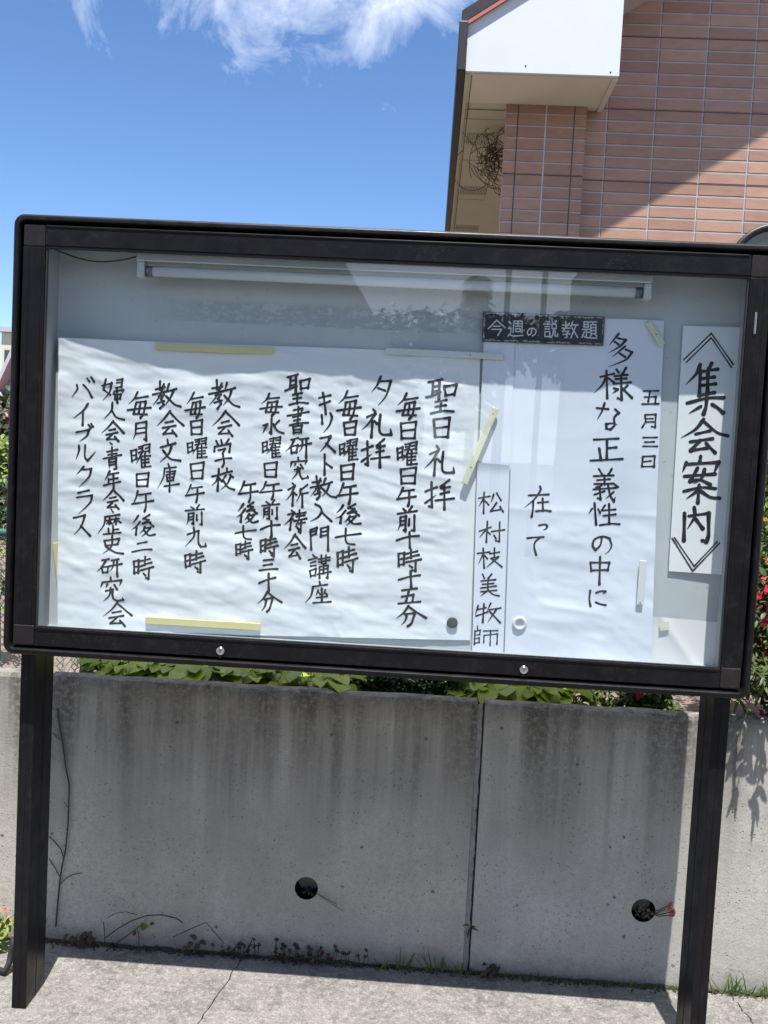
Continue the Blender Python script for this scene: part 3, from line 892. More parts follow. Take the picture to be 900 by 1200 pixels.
# posts
PY0, PY1 = 0.064, 0.181
for x0, x1 in ((-0.984, -0.947), (0.719, 0.757)):
    pz = MB()
    pz.box(x0, x1, PY0, PY1, -0.05, CB + 0.004)
    xm = (x0 + x1) / 2
    for x in (xm - 0.001,):
        pz.box(x, x + 0.002, PY0 - 0.0012, PY0 + 0.001, 0.0, CB - 0.002)
    for y in ((PY0 + PY1) / 2,):
        pz.box(x0 - 0.001, x1 + 0.001, y, y + 0.002, 0.0, CB - 0.002)
    po = pz.build('post', M_ALU, board, bevel=0.0012)

# fluorescent lamp under the top of the case
LMP = at(460, 330, 0.052)
lamp = thing('fluorescent_lamp', 'unlit fluorescent tube lamp fixed inside the top of the case', 'lamp', tuple(LMP))
M_ENAMEL = speckled('white enamel', (0.44, 0.45, 0.44), (0.55, 0.56, 0.54), 6, 0.35)
M_TUBE = speckled('frosted tube glass', (0.58, 0.60, 0.60), (0.66, 0.67, 0.66), 5, 0.15)
M_GREYCAP = speckled('tube end cap', (0.07, 0.07, 0.07), (0.2, 0.2, 0.2), 20, 0.35, 0.6)
a0, a1 = at(163, 303, 0.05), at(763, 330, 0.05)
zl = (a0[2] + a1[2]) / 2
X0, X1 = float(a0[0]), float(a1[0])
ztop = GT + 0.010
hb = MB()
hb.box(X0, X1, 0.030, BY - 0.001, zl - 0.006, ztop)
hb.box(X0 + 0.002, X1 - 0.002, 0.026, 0.0305, zl - 0.009, zl - 0.004)
hb.build('lamp_housing', M_ENAMEL, lamp, bevel=0.002)
zt_ = zl - 0.028
for x, s in ((X0, 1), (X1, -1)):
    br = MB().box(min(x, x + s * 0.018), max(x, x + s * 0.018), 0.034, 0.066, zt_ - 0.017, zl - 0.0065)
    br.build('lamp_holder', M_ENAMEL, lamp, bevel=0.004, seg=3)
    MB().tube([(x + s * 0.018, 0.05, zt_), (x + s * 0.036, 0.05, zt_)], 0.0128, 20).build('tube_cap', M_GREYCAP, lamp)
MB().tube([(X0 + 0.036, 0.05, zt_), (X1 - 0.036, 0.05, zt_)], 0.0122, 24).build('lamp_tube', M_TUBE, lamp)
c0, c1 = at(62, 291, 0.06), at(163, 300, 0.06)
pts = []
for k in range(17):
    t_ = k / 16
    pts.append((c0[0] + (c1[0] - c0[0]) * t_, 0.06, c0[2] + (c1[2] - c0[2]) * t_ - 0.022 * math.sin(math.pi * t_)))
MB().tube(pts, 0.0018, 6).build('lamp_cable', M_RUBBER, lamp)

# ------------------------------------------------------------------ sheets of paper and their writing
class Noise:
    def __init__(self, seed):
        self.g = np.random.RandomState(seed).rand(128, 128)

    def __call__(self, x, z):
        x, z = np.asarray(x, float), np.asarray(z, float)
        xi, zi = np.floor(x).astype(int), np.floor(z).astype(int)
        fx, fz = x - xi, z - zi
        fx, fz = fx * fx * fx * (fx * (fx * 6 - 15) + 10), fz * fz * fz * (fz * (fz * 6 - 15) + 10)
        G = self.g
        a, b_, c_, d_ = G[xi % 128, zi % 128], G[(xi + 1) % 128, zi % 128], G[xi % 128, (zi + 1) % 128], G[(xi + 1) % 128, (zi + 1) % 128]
        return (a + (b_ - a) * fx) * (1 - fz) + (c_ + (d_ - c_) * fx) * fz - 0.5


def wrinkle(seed, amp, sx=9.0, sz=26.0):
    n1, n2, n3, n4 = Noise(seed), Noise(seed + 1), Noise(seed + 2), Noise(seed + 3)

    def h(x, z):
        wx = x + 0.03 * n4(x * 7, z * 7)
        wz = z + 0.035 * n4(x * 5 + 40, z * 5) + 0.12 * x
        v_ = 1.0 * n1(wx * sx, wz * sz) + 0.45 * n2(wx * sx * 2.3 + 9, wz * sz * 2.1)
        r1 = np.abs(n3(wx * sx * 0.9 + 17, wz * sz * 0.8 + 5))
        r2 = np.abs(n4(wx * sx * 1.9 + 71, wz * sz * 1.1 + 13))
        v_ = v_ - 1.3 * np.minimum(r1, 0.14) - 0.8 * np.minimum(r2, 0.08)
        v_ = v_ + 0.16 * n2(wx * sx * 6 + 3, wz * sz * 4.4 + 31)
        return amp * v_
    return h


def paper_mat(name, col):
    m = Mat(name, col, 0.75, 0, 0.25)
    c = m.ramp(m.noise(7, 4, 0.5), [(0.3, tuple(x * 0.96 for x in col)), (0.7, col)])
    m.base(c)
    m.bump(m.noise(300, 3), 0.04, 0.001)
    return m.m


M_PAPER = paper_mat('thin white paper', (0.755, 0.775, 0.785))
M_PAPER2 = paper_mat('lilac white paper', (0.71, 0.74, 0.80))
M_PAPER3 = paper_mat('title card', (0.79, 0.805, 0.80))
M_INK = speckled('black brush ink', (0.007, 0.007, 0.009), (0.035, 0.036, 0.04), 90, 0.5, spec=0.35)


class Sheet:
    """A sheet in front of the board: corners in (x, z), and a height towards the viewer."""

    def __init__(self, quad, h, step=0.006):
        self.q = [np.array(p) for p in quad]                    # TL TR BR BL
        self.h = h
        W_ = np.linalg.norm(self.q[1] - self.q[0])
        H_ = np.linalg.norm(self.q[3] - self.q[0])
        self.nx, self.nz = max(4, int(W_ / step)), max(4, int(H_ / step))

    def mesh(self):
        u, v_ = np.meshgrid(np.linspace(0, 1, self.nx + 1), np.linspace(0, 1, self.nz + 1))
        P = [(self.q[0][k] * (1 - u) + self.q[1][k] * u) * (1 - v_) + (self.q[3][k] * (1 - u) + self.q[2][k] * u) * v_ for k in (0, 1)]
        Y = BY - self.h(P[0], P[1])
        b = MB()
        n = self.nx + 1
        f = [(j * n + i, (j + 1) * n + i, (j + 1) * n + i + 1, j * n + i + 1) for j in range(self.nz) for i in range(self.nx)]
        b.add(np.stack([P[0].ravel(), Y.ravel(), P[1].ravel()], 1), f, True)
        return b


def smooth_line(pts, ds):
    """Resample a pen line: soft bends are rounded, sharp ones kept."""
    P = [np.array(p, float) for p in pts]
    if len(P) == 2:
        k = max(2, int(np.linalg.norm(P[1] - P[0]) / ds))
        return [P[0] + (P[1] - P[0]) * i / k for i in range(k + 1)]
    n = len(P)
    T = []
    for i in range(n):
        if i == 0:
            T.append(P[1] - P[0])
        elif i == n - 1:
            T.append(P[-1] - P[-2])
        else:
            T.append((P[i + 1] - P[i - 1]) * 0.5)
    o = []
    for i in range(n - 1):
        a, b_ = P[i], P[i + 1]
        L = np.linalg.norm(b_ - a)
        ta = T[i] * min(1, L / (np.linalg.norm(T[i]) + 1e-9)) if i else (b_ - a)
        tb = T[i + 1] * min(1, L / (np.linalg.norm(T[i + 1]) + 1e-9)) if i < n - 2 else (b_ - a)
        k = max(2, int(L / ds))
        for j in range(k + (1 if i == n - 2 else 0)):
            t_ = j / k
            o.append((2 * t_**3 - 3 * t_**2 + 1) * a + (t_**3 - 2 * t_**2 + t_) * ta + (-2 * t_**3 + 3 * t_**2) * b_ + (t_**3 - t_**2) * tb)
    return o


def split_corners(pts):
    out_, cur = [], [pts[0]]
    for i in range(1, len(pts)):
        cur.append(pts[i])
        if i < len(pts) - 1:
            a = np.array(pts[i]) - np.array(pts[i - 1])
            b_ = np.array(pts[i + 1]) - np.array(pts[i])
            cs = a @ b_ / (np.linalg.norm(a) * np.linalg.norm(b_) + 1e-9)
            if cs < 0.55:
                out_.append(cur)
                cur = [pts[i]]
    out_.append(cur)
    return out_


def write(items, sheet_h, rnd, pen_scale=1.0, even=False, lift=0.0005, face=None):
    """Brush strokes as ribbons lying on the sheet."""
    mb_ = MB()
    cnt = 0
    for (key, gx, gz, gw, gh, pen) in items:
        raw = [s for s in GLYPH[key].split(';')]
        strokes = [([tuple(float(q) for q in p.split(',')) for p in s.replace('~', '').split()], s.endswith('~')) for s in raw]
        mxx = max(p[0] for s, _ in strokes for p in s) or 1
        mxz = max(p[1] for s, _ in strokes for p in s) or 1
        for s, taper in strokes:
            pts = [((gx + p[0] / mxx * gw) / 1000, (gz + (p[1] / mxz * gh if mxz > 1 else 0)) / 1000) for p in s]
            if not even:
                pts = [(x + rnd.gauss(0, .0005), z + rnd.gauss(0, .0005)) for x, z in pts]
            pieces = split_corners(pts)
            for pi, pc in enumerate(pieces):
                ln = smooth_line(pc, 0.0028)
                n_ = len(ln)
                last = pi == len(pieces) - 1
                w0 = pen / 1000 * pen_scale * (1 if even else 1.1) * (1 if even else rnd.uniform(0.92, 1.1))
                ws = []
                for i in range(n_):
                    t_ = i / (n_ - 1)
                    w = w0
                    if not even:
                        w *= 0.80 + 0.34 * abs(2 * t_ - 1) ** 1.6
                        dv = ln[min(i + 1, n_ - 1)] - ln[max(i - 1, 0)]
                        w *= 0.90 + 0.20 * abs(dv[1]) / (np.linalg.norm(dv) + 1e-9)
                        if pi == 0 and t_ < 0.12:
                            w *= 0.8 + 0.2 * t_ / 0.12
                        if taper and last and t_ > 0.35:
                            w *= max(0.16, 1 - 0.9 * ((t_ - 0.35) / 0.65) ** 1.4)
                    ws.append(w)
                L_, R_ = [], []
                for i in range(n_):
                    tg = ln[min(i + 1, n_ - 1)] - ln[max(i - 1, 0)]
                    tg = tg / (np.linalg.norm(tg) + 1e-9)
                    nn = np.array([-tg[1], tg[0]])
                    L_.append(ln[i] + nn * ws[i] / 2)
                    R_.append(ln[i] - nn * ws[i] / 2)
                poly = []
                # rounded ends
                def cap(c_, tg, w):
                    nn = np.array([-tg[1], tg[0]])
                    return [c_ + (nn * math.cos(a) + tg * math.sin(a)) * w / 2 for a in (0.6, 1.15, math.pi / 2, math.pi - 1.15, math.pi - 0.6)]
                t0 = ln[0] - ln[1]
                t0 = t0 / (np.linalg.norm(t0) + 1e-9)
                t1 = ln[-1] - ln[-2]
                t1 = t1 / (np.linalg.norm(t1) + 1e-9)
                P2 = L_ + R_ + cap(ln[0], t0, ws[0]) + cap(ln[-1], t1, ws[-1])
                fs_ = [(i, i + 1, n_ + i + 1, n_ + i) for i in range(n_ - 1)]
                e = 2 * n_
                fs_.append((0, n_, *range(e, e + 5)))
                fs_.append((2 * n_ - 1, n_ - 1, *range(e + 5, e + 10)))
                A = np.array(P2)
                cnt += 1
                off = lift + (cnt % 9) * 0.00003
                Y = (BY - sheet_h(A[:, 0], A[:, 1]) - off) if face is None else np.full(len(A), face - off)
                mb_.add(np.stack([A[:, 0], Y, A[:, 1]], 1), fs_)
    return mb_


def quad_at(px, y=0.0985):
    return [(at(u, v_, y)[0], at(u, v_, y)[2]) for u, v_ in px]


def sheet(name, label, cat, px, h, mat, cols, group=None, step=0.006, pen=1.0, per_column=True):
    q = quad_at(px)
    loc = (float(q[3][0]), BY, float(q[3][1]))
    t_ = thing(name, label, cat, loc, group)
    Sheet(q, h, step).mesh().build('paper', mat, t_)
    rnd = random.Random(len(cols) + 3)
    for col in cols:
        write(col, h, rnd, pen).build('handwriting', M_INK, t_)
    return t_


w1 = wrinkle(21, 0.0047, 8.5, 27.0)
XL = float(at(73, 600, 0.0985)[0])
XRP = float(at(553, 600, 0.0985)[0])
XLS = float(at(606, 600, 0.0985)[0])


def h_poster(x, z):
    x, z = np.asarray(x, float), np.asarray(z, float)
    edge = np.clip(1 - (x - XL) / 0.24, 0, 1)
    lift = 0.022 * edge ** 1.5
    ease = np.clip((XRP - x) / 0.06, 0.0, 1.0)
    wave = 0.0022 * np.sin(x * 17 + 0.7) + 0.0014 * np.sin(x * 31 + 2)
    return 0.0048 + 0.0024 * ease + lift + (wave * 0.55 + w1(x, z)) * (0.08 + 0.92 * ease)


sheet('service_poster', 'wide crumpled white poster with fourteen columns of black brush writing', 'poster',
      [(73, 397), (563, 414), (551, 750), (72, 739)], h_poster, M_PAPER, WRITING['poster'], step=0.0045)

w2 = wrinkle(55, 0.0042, 6.0, 17.0)
w2b = wrinkle(59, 0.0022, 4.0, 6.0)
ZC = float(at(680, 600, 0.0985)[2])
XR0, XR1 = float(at(690, 430, .0985)[0]), float(at(775, 430, .0985)[0])


def h_sermon(x, z):
    x, z = np.asarray(x, float), np.asarray(z, float)
    low = 1 / (1 + np.exp((z - ZC) / 0.012))
    crease = 0.0022 * np.exp(-np.abs(z - ZC) / 0.012)
    t_ = np.clip((x - XR0) / (XR1 - XR0), 0, 1)
    bulge = 0.0085 * np.sin(np.pi * t_) ** 2 * np.clip((z - ZC) / 0.2 + 0.2, 0, 1)
    ease = np.clip((x - XLS) / 0.05, 0.06, 1.0)
    return 0.0046 + (w2(x, z) * (0.12 + 0.88 * low) + w2b(x, z)) * ease + crease + bulge + 0.004 * low * np.clip((ZC - z) / .3, 0, 1) * ease


sheet('sermon_sheet', 'tall white sheet with the sermon title in three brushed columns, creased across its middle', 'paper sheet',
      [(604, 371), (778, 376), (762, 779), (591, 766)], h_sermon, M_PAPER2, WRITING['sermon'], step=0.005)

w3 = wrinkle(71, 0.0018, 5.0, 9.0)
w4 = wrinkle(83, 0.0016, 5.0, 9.0)
sheet('paper_strip', 'blank upper paper strip between the poster and the sermon sheet', 'paper strip',
      [(567, 395), (603, 397), (598, 550), (560, 548)], lambda x, z: 0.0072 + w3(x, z) * .4, M_PAPER2, [], group='narrow paper strips beside the sermon sheet')
ZN0, ZN1 = float(at(575, 768, .0985)[2]), float(at(575, 543, .0985)[2])
sheet('paper_strip', 'lower paper strip with a name written in six characters, a white magnet beside it', 'paper strip',
      [(559, 542), (597, 545), (589, 769), (553, 767)], lambda x, z: 0.0080 + w4(x, z) * .4 + 0.004 * np.clip((np.asarray(z) - ZN1 + .03) / .03, 0, 1) ** 2, M_PAPER2, WRITING['pastor'], group='narrow paper strips beside the sermon sheet')

w5 = wrinkle(91, 0.0003, 4.0, 5.0)
XT0, XT1 = float(at(800, 450, .0985)[0]), float(at(866, 450, .0985)[0])


def h_title(x, z):
    t_ = np.clip((np.asarray(x) - XT0) / (XT1 - XT0), -.2, 1.2)
    return 0.0058 + 0.0035 * t_ + w5(x, z) + 0.006 * np.clip((1.18 - np.asarray(z)) / .2, 0, 1)


sheet('title_card', 'narrow white title card with thick brushed characters between double chevrons', 'paper card',
      [(800, 382), (866, 384), (845, 673), (783, 669)], h_title, M_PAPER3, WRITING['title'])

# small creased sheet low on the right
w6 = wrinkle(101, 0.0012, 7.0, 9.0)
CXA, CXB = at(782, 735, .0985), at(815, 783, .0985)


def h_scrap(x, z):
    x, z = np.asarray(x, float), np.asarray(z, float)
    d = (x - CXA[0]) * (CXB[2] - CXA[2]) - (z - CXA[2]) * (CXB[0] - CXA[0])
    d = d / math.hypot(CXB[2] - CXA[2], CXB[0] - CXA[0])
    return 0.0032 + 0.0045 * np.exp(-np.abs(d) / 0.014) + w6(x, z)


sheet('creased_paper', 'small creased cream paper taped low on the board under the title card', 'paper sheet',
      [(763, 722), (841, 729), (838, 786), (758, 780)], h_scrap, paper_mat('cream paper', (0.75, 0.755, 0.73)), [])
M_TAPE = speckled('yellowed tape', (0.62, 0.6, 0.46), (0.68, 0.66, 0.55), 30, 0.35)
p = at(778, 733, 0.0985)
tp = MB()
tp.add([(p[0] - .011, BY - .0098, p[2] - .012), (p[0] + .012, BY - .0098, p[2] - .009), (p[0] + .010, BY - .0088, p[2] + .012), (p[0] - .012, BY - .0088, p[2] + .009)], [(0, 1, 2, 3)])
tag(tp.build('tape', M_TAPE), 'small yellowed piece of tape on the creased paper', 'tape')

# printed plate
PF = 0.088
pq = quad_at([(566, 365), (709, 371), (707, 405), (565, 400)], PF)
plate = thing('nameplate', 'worn black plate with white printed characters at the top of the sermon sheet', 'plate', (float(pq[3][0]), PF, float(pq[3][1])))
M_PLATE = speckled('black plastic plate', (0.010, 0.013, 0.018), (0.022, 0.027, 0.034), 8, 0.35)
M_WHITEP = speckled('white print', (0.55, 0.57, 0.58), (0.66, 0.68, 0.69), 40, 0.6)
bm_ = MB()
v0 = [(x, PF, z) for x, z in pq] + [(x, PF + 0.006, z) for x, z in pq]
bm_.add(v0, [(0, 3, 2, 1), (0, 1, 5, 4), (1, 2, 6, 5), (2, 3, 7, 6), (3, 0, 4, 7)])
bm_.build('plate', M_PLATE, plate)
write([it for col in WRITING['plate'] for it in col], None, random.Random(2), 1.0, True, 0.0004, PF).build('printed_characters', M_WHITEP, plate)
# remains of a white border, flaked off in places
M_FLAKE = speckled('yellowed flaking paint', (0.02, 0.022, 0.026), (0.5, 0.52, 0.52), 220, 0.7, detail=2)
fl = MB()
rf = random.Random(8)
A_, B_, C_, D_ = [np.array(p) for p in pq]


def flakes(p0, p1, inward, prob, wmin, wmax):
    L_ = np.linalg.norm(p1 - p0)
    u_ = (p1 - p0) / L_
    x = 0.0
    on = True
    while x < L_:
        run_ = rf.uniform(.02, .06) if on else rf.uniform(.001, .006) / max(.2, prob(x / L_))
        if on:
            k_ = max(2, int(run_ / .003))
            up_, lo_ = [], []
            for i in range(k_ + 1):
                q_ = p0 + u_ * min(L_ - .001, x + run_ * i / k_)
                o0 = 0.0012 + rf.uniform(0, .0012)
                o1 = o0 + rf.uniform(wmin, wmax) * (0.4 if i in (0, k_) else 1)
                up_.append(q_ + inward * o0)
                lo_.append(q_ + inward * o1)
            fl.add([(p[0], PF - 0.0003, p[1]) for p in up_ + lo_], [(i, i + 1, k_ + 2 + i, k_ + 1 + i) for i in range(k_)])
        x += run_
        on = not on


dn = (D_ - A_) / np.linalg.norm(D_ - A_)
rt = (B_ - A_) / np.linalg.norm(B_ - A_)
flakes(A_, B_, dn, lambda t_: 0.95 if t_ < .42 or .55 < t_ < .95 else 0.5, .002, .0055)
flakes(D_, C_, -dn, lambda t_: 0.5 + 0.35 * math.sin(t_ * 23), .0015, .0055)
flakes(A_, D_, rt, lambda t_: 0.85, .002, .0045)
flakes(B_, C_, -rt, lambda t_: 0.35, .001, .003)
fl.build('border_flakes', M_FLAKE, plate)

# magnet bars and round magnets
M_YEL = speckled('pale yellow plastic', (0.62, 0.56, 0.27), (0.68, 0.62, 0.33), 10, 0.4)
M_PYEL = speckled('faded cream plastic', (0.64, 0.62, 0.42), (0.7, 0.68, 0.5), 10, 0.4)
M_WPL = speckled('off white plastic', (0.60, 0.62, 0.60), (0.68, 0.69, 0.67), 10, 0.4)


def bar(px0, px1, w, mat, label, y=0.0845, holes=(0.06, 0.5, 0.94)):
    a, b_ = at(*px0, y), at(*px1, y)
    d = np.array([b_[0] - a[0], b_[2] - a[2]])
    L = np.linalg.norm(d)
    d = d / L
    nn = np.array([-d[1], d[0]])
    hw = w * 2.28 / 1100 / 2
    t_ = thing('magnet_bar', label, 'magnetic bar', (float(a[0]), y, float(a[2])), 'magnetic bars holding the papers')
    pr = []
    q_ = [np.array([a[0], a[2]]) - nn * hw, np.array([b_[0], b_[2]]) - nn * hw, np.array([b_[0], b_[2]]) + nn * hw, np.array([a[0], a[2]]) + nn * hw]
    bb_ = MB().prism([tuple(p) for p in q_], y, y + 0.006)
    bb_.build('bar', mat, t_, bevel=0.0016)
    for h_ in holes:
        c_ = np.array([a[0], a[2]]) + d * L * h_
        MB().disc((c_[0], y + 0.0004, c_[1]), (0, -1, 0), 0.0017, 0.0009, 10).build('pin_dimple', M_GREYCAP, t_)
    return t_


bar((182, 406), (320, 411), 8.0, M_YEL, 'yellow magnetic bar across the top edge of the crumpled poster', holes=())
bar((452, 411), (590, 418), 7.5, M_WPL, 'off white magnetic bar across the top right corner of the poster', holes=(0.72,))
bar((170, 727), (305, 735), 9.0, M_YEL, 'yellow magnetic bar across the bottom edge of the crumpled poster', holes=())
bar((581, 478), (544, 567), 8.0, M_PYEL, 'slanting cream magnetic bar beside the blank paper strip', y=0.080, holes=(0.08, 0.78))
bar((759, 377), (777, 404), 7.0, M_PYEL, 'short cream magnetic bar slanting over the top right corner of the sermon sheet', holes=(0.55,))
bar((754, 657), (750, 709), 8.0, M_WPL, 'short upright cream magnetic bar on the lower right edge of the sermon sheet', holes=(0.95,))
bar((65, 636), (72, 700), 8.0, M_YEL, 'yellow magnetic bar half hidden behind the left edge of the poster', y=0.091, holes=())
p = at(530, 730, 0.088)
M_MAGG = speckled('grey green magnet', (0.05, 0.065, 0.062), (0.08, 0.095, 0.09), 20, 0.4)
MBm = MB()
MBm.disc((p[0], 0.0955, p[2]), (0, -1, 0), 0.0135, 0.008, 32)
tag(MBm.build('round_magnet', M_MAGG, bevel=0.001), 'dark grey round magnet at the bottom right of the poster', 'magnet', 'round magnets')
p = at(609, 731, 0.090)
rg = MB()
n = 36
vs, fs = [], []
for r_, y in ((0.0172, 0.098), (0.0172, 0.0905), (0.0155, 0.0885), (0.0115, 0.0885), (0.0095, 0.0905), (0.009, 0.0975), (0.0002, 0.0975)):
    vs += [(p[0] + r_ * math.cos(2 * math.pi * k / n), y, p[2] + r_ * math.sin(2 * math.pi * k / n)) for k in range(n)]
for j in range(6):
    fs += [(j * n + k, (j + 1) * n + k, (j + 1) * n + (k + 1) % n, j * n + (k + 1) % n) for k in range(n)]
rg.add(vs, fs, True)
tag(rg.build('round_magnet', M_WPL), 'white ring shaped magnet on the lower left of the sermon sheet', 'magnet', 'round magnets')

# ------------------------------------------------------------------ the house on the right
HX0 = 0.325                                     # its left corner
PX1 = 0.766                                     # pier right edge
YFR, YPI, YMW = 2.73, 3.14, 3.20                # verge front, corner pier, main wall
ZS = 3.42                                       # soffit height
SL = math.tan(math.radians(33.6))
EX = 0.066                                      # eave edge
ZE = 3.648                                      # roof underside at the eave edge


def roof_z(x):
    return ZE + (x - EX) * SL


house = thing('tiled_house', 'house clad in reddish brown tile panels with a white boxed gable corner', 'house', (HX0, YMW, 0.67))


def tile_mat(name, ox, oz, bw, bh, vert_joint=True):
    m = Mat(name, (0.4, 0.2, 0.14), 0.5, 0, 0.4)
    c = m.n('ShaderNodeTexCoord')
    sx, sy, sz = m.sep(c.outputs['Object'])
    u = m.math('DIVIDE', m.math('SUBTRACT', sx, ox), bw)
    v = m.math('DIVIDE', m.math('SUBTRACT', sz, oz), bh)
    fu, fv = m.math('FRACT', u), m.math('FRACT', v)
    iu, iv = m.math('FLOOR', u), m.math('FLOOR', v)
    jv = m.math('LESS_THAN', fv, 0.09)                        # bed joint
    ju = m.math('LESS_THAN', fu, 0.021) if vert_joint else 0.0
    jt = m.math('MAXIMUM', jv, ju)
    arr = m.math('LESS_THAN', m.math('FRACT', m.math('DIVIDE', m.math('ADD', iv, 0.5), 6.0)), 0.16)   # every sixth joint parts two panels
    panel = m.math('MULTIPLY', arr, jv)
    cv = m.n('ShaderNodeCombineXYZ')
    m.link(iu, cv.inputs[0])
    m.link(iv, cv.inputs[1])
    wn_ = m.n('ShaderNodeTexWhiteNoise')
    m.link(cv.outputs[0], wn_.inputs['Vector'])
    f = m.math('ADD', m.math('MULTIPLY', wn_.outputs['Value'], 0.45), m.math('MULTIPLY', m.noise(9, 5, 0.6, m.coord((1, 1, 3))), 0.75))
    col = m.ramp(f, [(0.2, (0.27, 0.155, 0.11)), (0.55, (0.35, 0.205, 0.147)), (0.9, (0.43, 0.265, 0.192))])
    spot = m.step(m.noise(16, 3), 0.68, 0.76)
    col = m.mix(m.math('MULTIPLY', spot, 0.3), col, (0.55, 0.42, 0.34))
    mort = m.ramp(m.noise(12, 3), [(0.3, (0.32, 0.33, 0.35)), (0.7, (0.43, 0.44, 0.455))])
    col = m.mix(jt, col, mort)
    col = m.mix(panel, col, (0.05, 0.045, 0.05))
    m.base(col)
    soft = m.math('MAXIMUM', m.step(m.math('ABSOLUTE', m.math('SUBTRACT', fv, 0.0525)), 0.13, 0.05), 0.0)
    softu = m.step(m.math('ABSOLUTE', m.math('SUBTRACT', fu, 0.013)), 0.03, 0.012) if vert_joint else 0.0
    h = m.math('SUBTRACT', m.math('MULTIPLY', m.noise(60, 4), 0.12), m.math('MAXIMUM', soft, softu))
    m.bump(h, 0.8, 0.008)
    return m.m


# object coordinates are measured from the house's base point
tj = at(767, 130, YMW)
TBW, TBH = 0.262, 0.0655
M_TILE = tile_mat('tile panels', float(tj[0]) - HX0, float(tj[2]) - 0.67, TBW, TBH)
M_TILE2 = tile_mat('pier tile panels', 0.222, float(tj[2]) - 0.67, 5.0, TBH, False)
M_WHITE = Mat('white painted metal', (0.57, 0.60, 0.62), 0.4)
M_WHITE.base(M_WHITE.ramp(M_WHITE.noise(3, 5), [(0.3, (0.555, 0.585, 0.61)), (0.7, (0.59, 0.62, 0.635))]))
M_WHITE = M_WHITE.m
M_SOFF = speckled('beige soffit board', (0.52, 0.53, 0.46), (0.59, 0.60, 0.525), 2.5, 0.75)
M_SOFF2 = speckled('olive eave board', (0.43, 0.45, 0.34), (0.49, 0.51, 0.40), 2.5, 0.75)
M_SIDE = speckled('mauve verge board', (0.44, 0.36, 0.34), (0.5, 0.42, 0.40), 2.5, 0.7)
M_REDTRIM = speckled('red brown roof edge', (0.36, 0.105, 0.085), (0.42, 0.135, 0.105), 9, 0.5)
M_BLACKTRIM = speckled('black roof edge metal', (0.006, 0.006, 0.007), (0.012, 0.012, 0.013), 9, 0.5)
M_GROOVE = speckled('shadow line', (0.10, 0.095, 0.065), (0.12, 0.11, 0.08), 9, 0.8)

HXR = 6.4
apex_x = 3.35


def main_top(x):
    return roof_z(x) if x < apex_x else roof_z(apex_x) - (x - apex_x) * SL


# main wall as a gable polygon with real thickness, an arched opening is covered by the window
MB().prism([(HX0 + 0.06, 0.6), (HXR, 0.6), (HXR, main_top(HXR) - 0.02), (apex_x, main_top(apex_x) - 0.02), (HX0 + 0.06, roof_z(HX0) - 0.02)], YMW, YMW + 0.2).build('gable_wall', M_TILE, house)
MB().box(PX1, PX1 + 0.2, YMW + 0.2, 10.0, 0.6, ZS + 0.05).build('side_wall', M_TILE, house)
# corner pier with narrow return tiles at both edges
pier = MB().box(HX0, PX1, YPI, YMW - 0.002, 0.6, ZS - 0.001)
pr = pier.build('corner_pier', M_TILE2, house)
gv = MB()
for x, w_, d_ in ((HX0 + 0.066, 0.0055, .0012), (PX1 - 0.066, 0.0055, .0012)):
    gv.box(x - w_ / 2, x + w_ / 2, YPI - d_, YPI + 0.001, 0.6, ZS - 0.002)
gv.build('pier_joint', speckled('dark joint', (0.05, 0.045, 0.055), (0.08, 0.075, 0.085), 9, 0.8), pr)
gv = MB()
gv.box((HX0 + PX1) / 2 - 0.004, (HX0 + PX1) / 2 + 0.003, YPI - 0.0008, YPI + 0.001, 0.6, ZS - 0.002)
gv.build('pier_joint', speckled('pale joint', (0.4, 0.42, 0.46), (0.5, 0.52, 0.55), 9, 0.8), pr)
# white box that closes the eave corner
BX1 = 0.858
EXI = EX + 0.012
box_ = MB().prism([(EXI, ZS), (BX1, ZS), (BX1, roof_z(BX1) - 0.004), (EXI, roof_z(EXI) - 0.004)], YFR, YFR + 0.02)
wb = box_.build('gable_box', M_WHITE, house, bevel=0.003)
for px, py in ((549, 27.5), (547, 50.5), (545.5, 71), (616, 77), (715.5, 84.5)):
    q = at(px, py, YFR)
    MB().disc((q[0], YFR + .001, q[2]), (0, -1, 0), 0.0045, 0.003, 10).build('screw', M_GREYCAP, wb)
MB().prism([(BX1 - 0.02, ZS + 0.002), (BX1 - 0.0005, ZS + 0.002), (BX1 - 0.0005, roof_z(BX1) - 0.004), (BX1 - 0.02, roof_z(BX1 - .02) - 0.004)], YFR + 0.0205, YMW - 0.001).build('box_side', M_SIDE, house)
MB().box(EXI + 0.004, BX1 - 0.0015, YFR + 0.02, YPI - 0.001, ZS - 0.004, ZS + 0.014).build('box_soffit', M_SOFF, house)
so = MB().box(PX1 + 0.001, BX1 - 0.0015, YPI, YMW - 0.001, ZS - 0.004, ZS + 0.014)
so.box(BX1 - 0.03, BX1 - 0.0015, YFR + 0.021, YMW - 0.001, ZS - 0.012, ZS - 0.0045)
so.build('soffit_edge', M_SOFF, house, bevel=0.002)
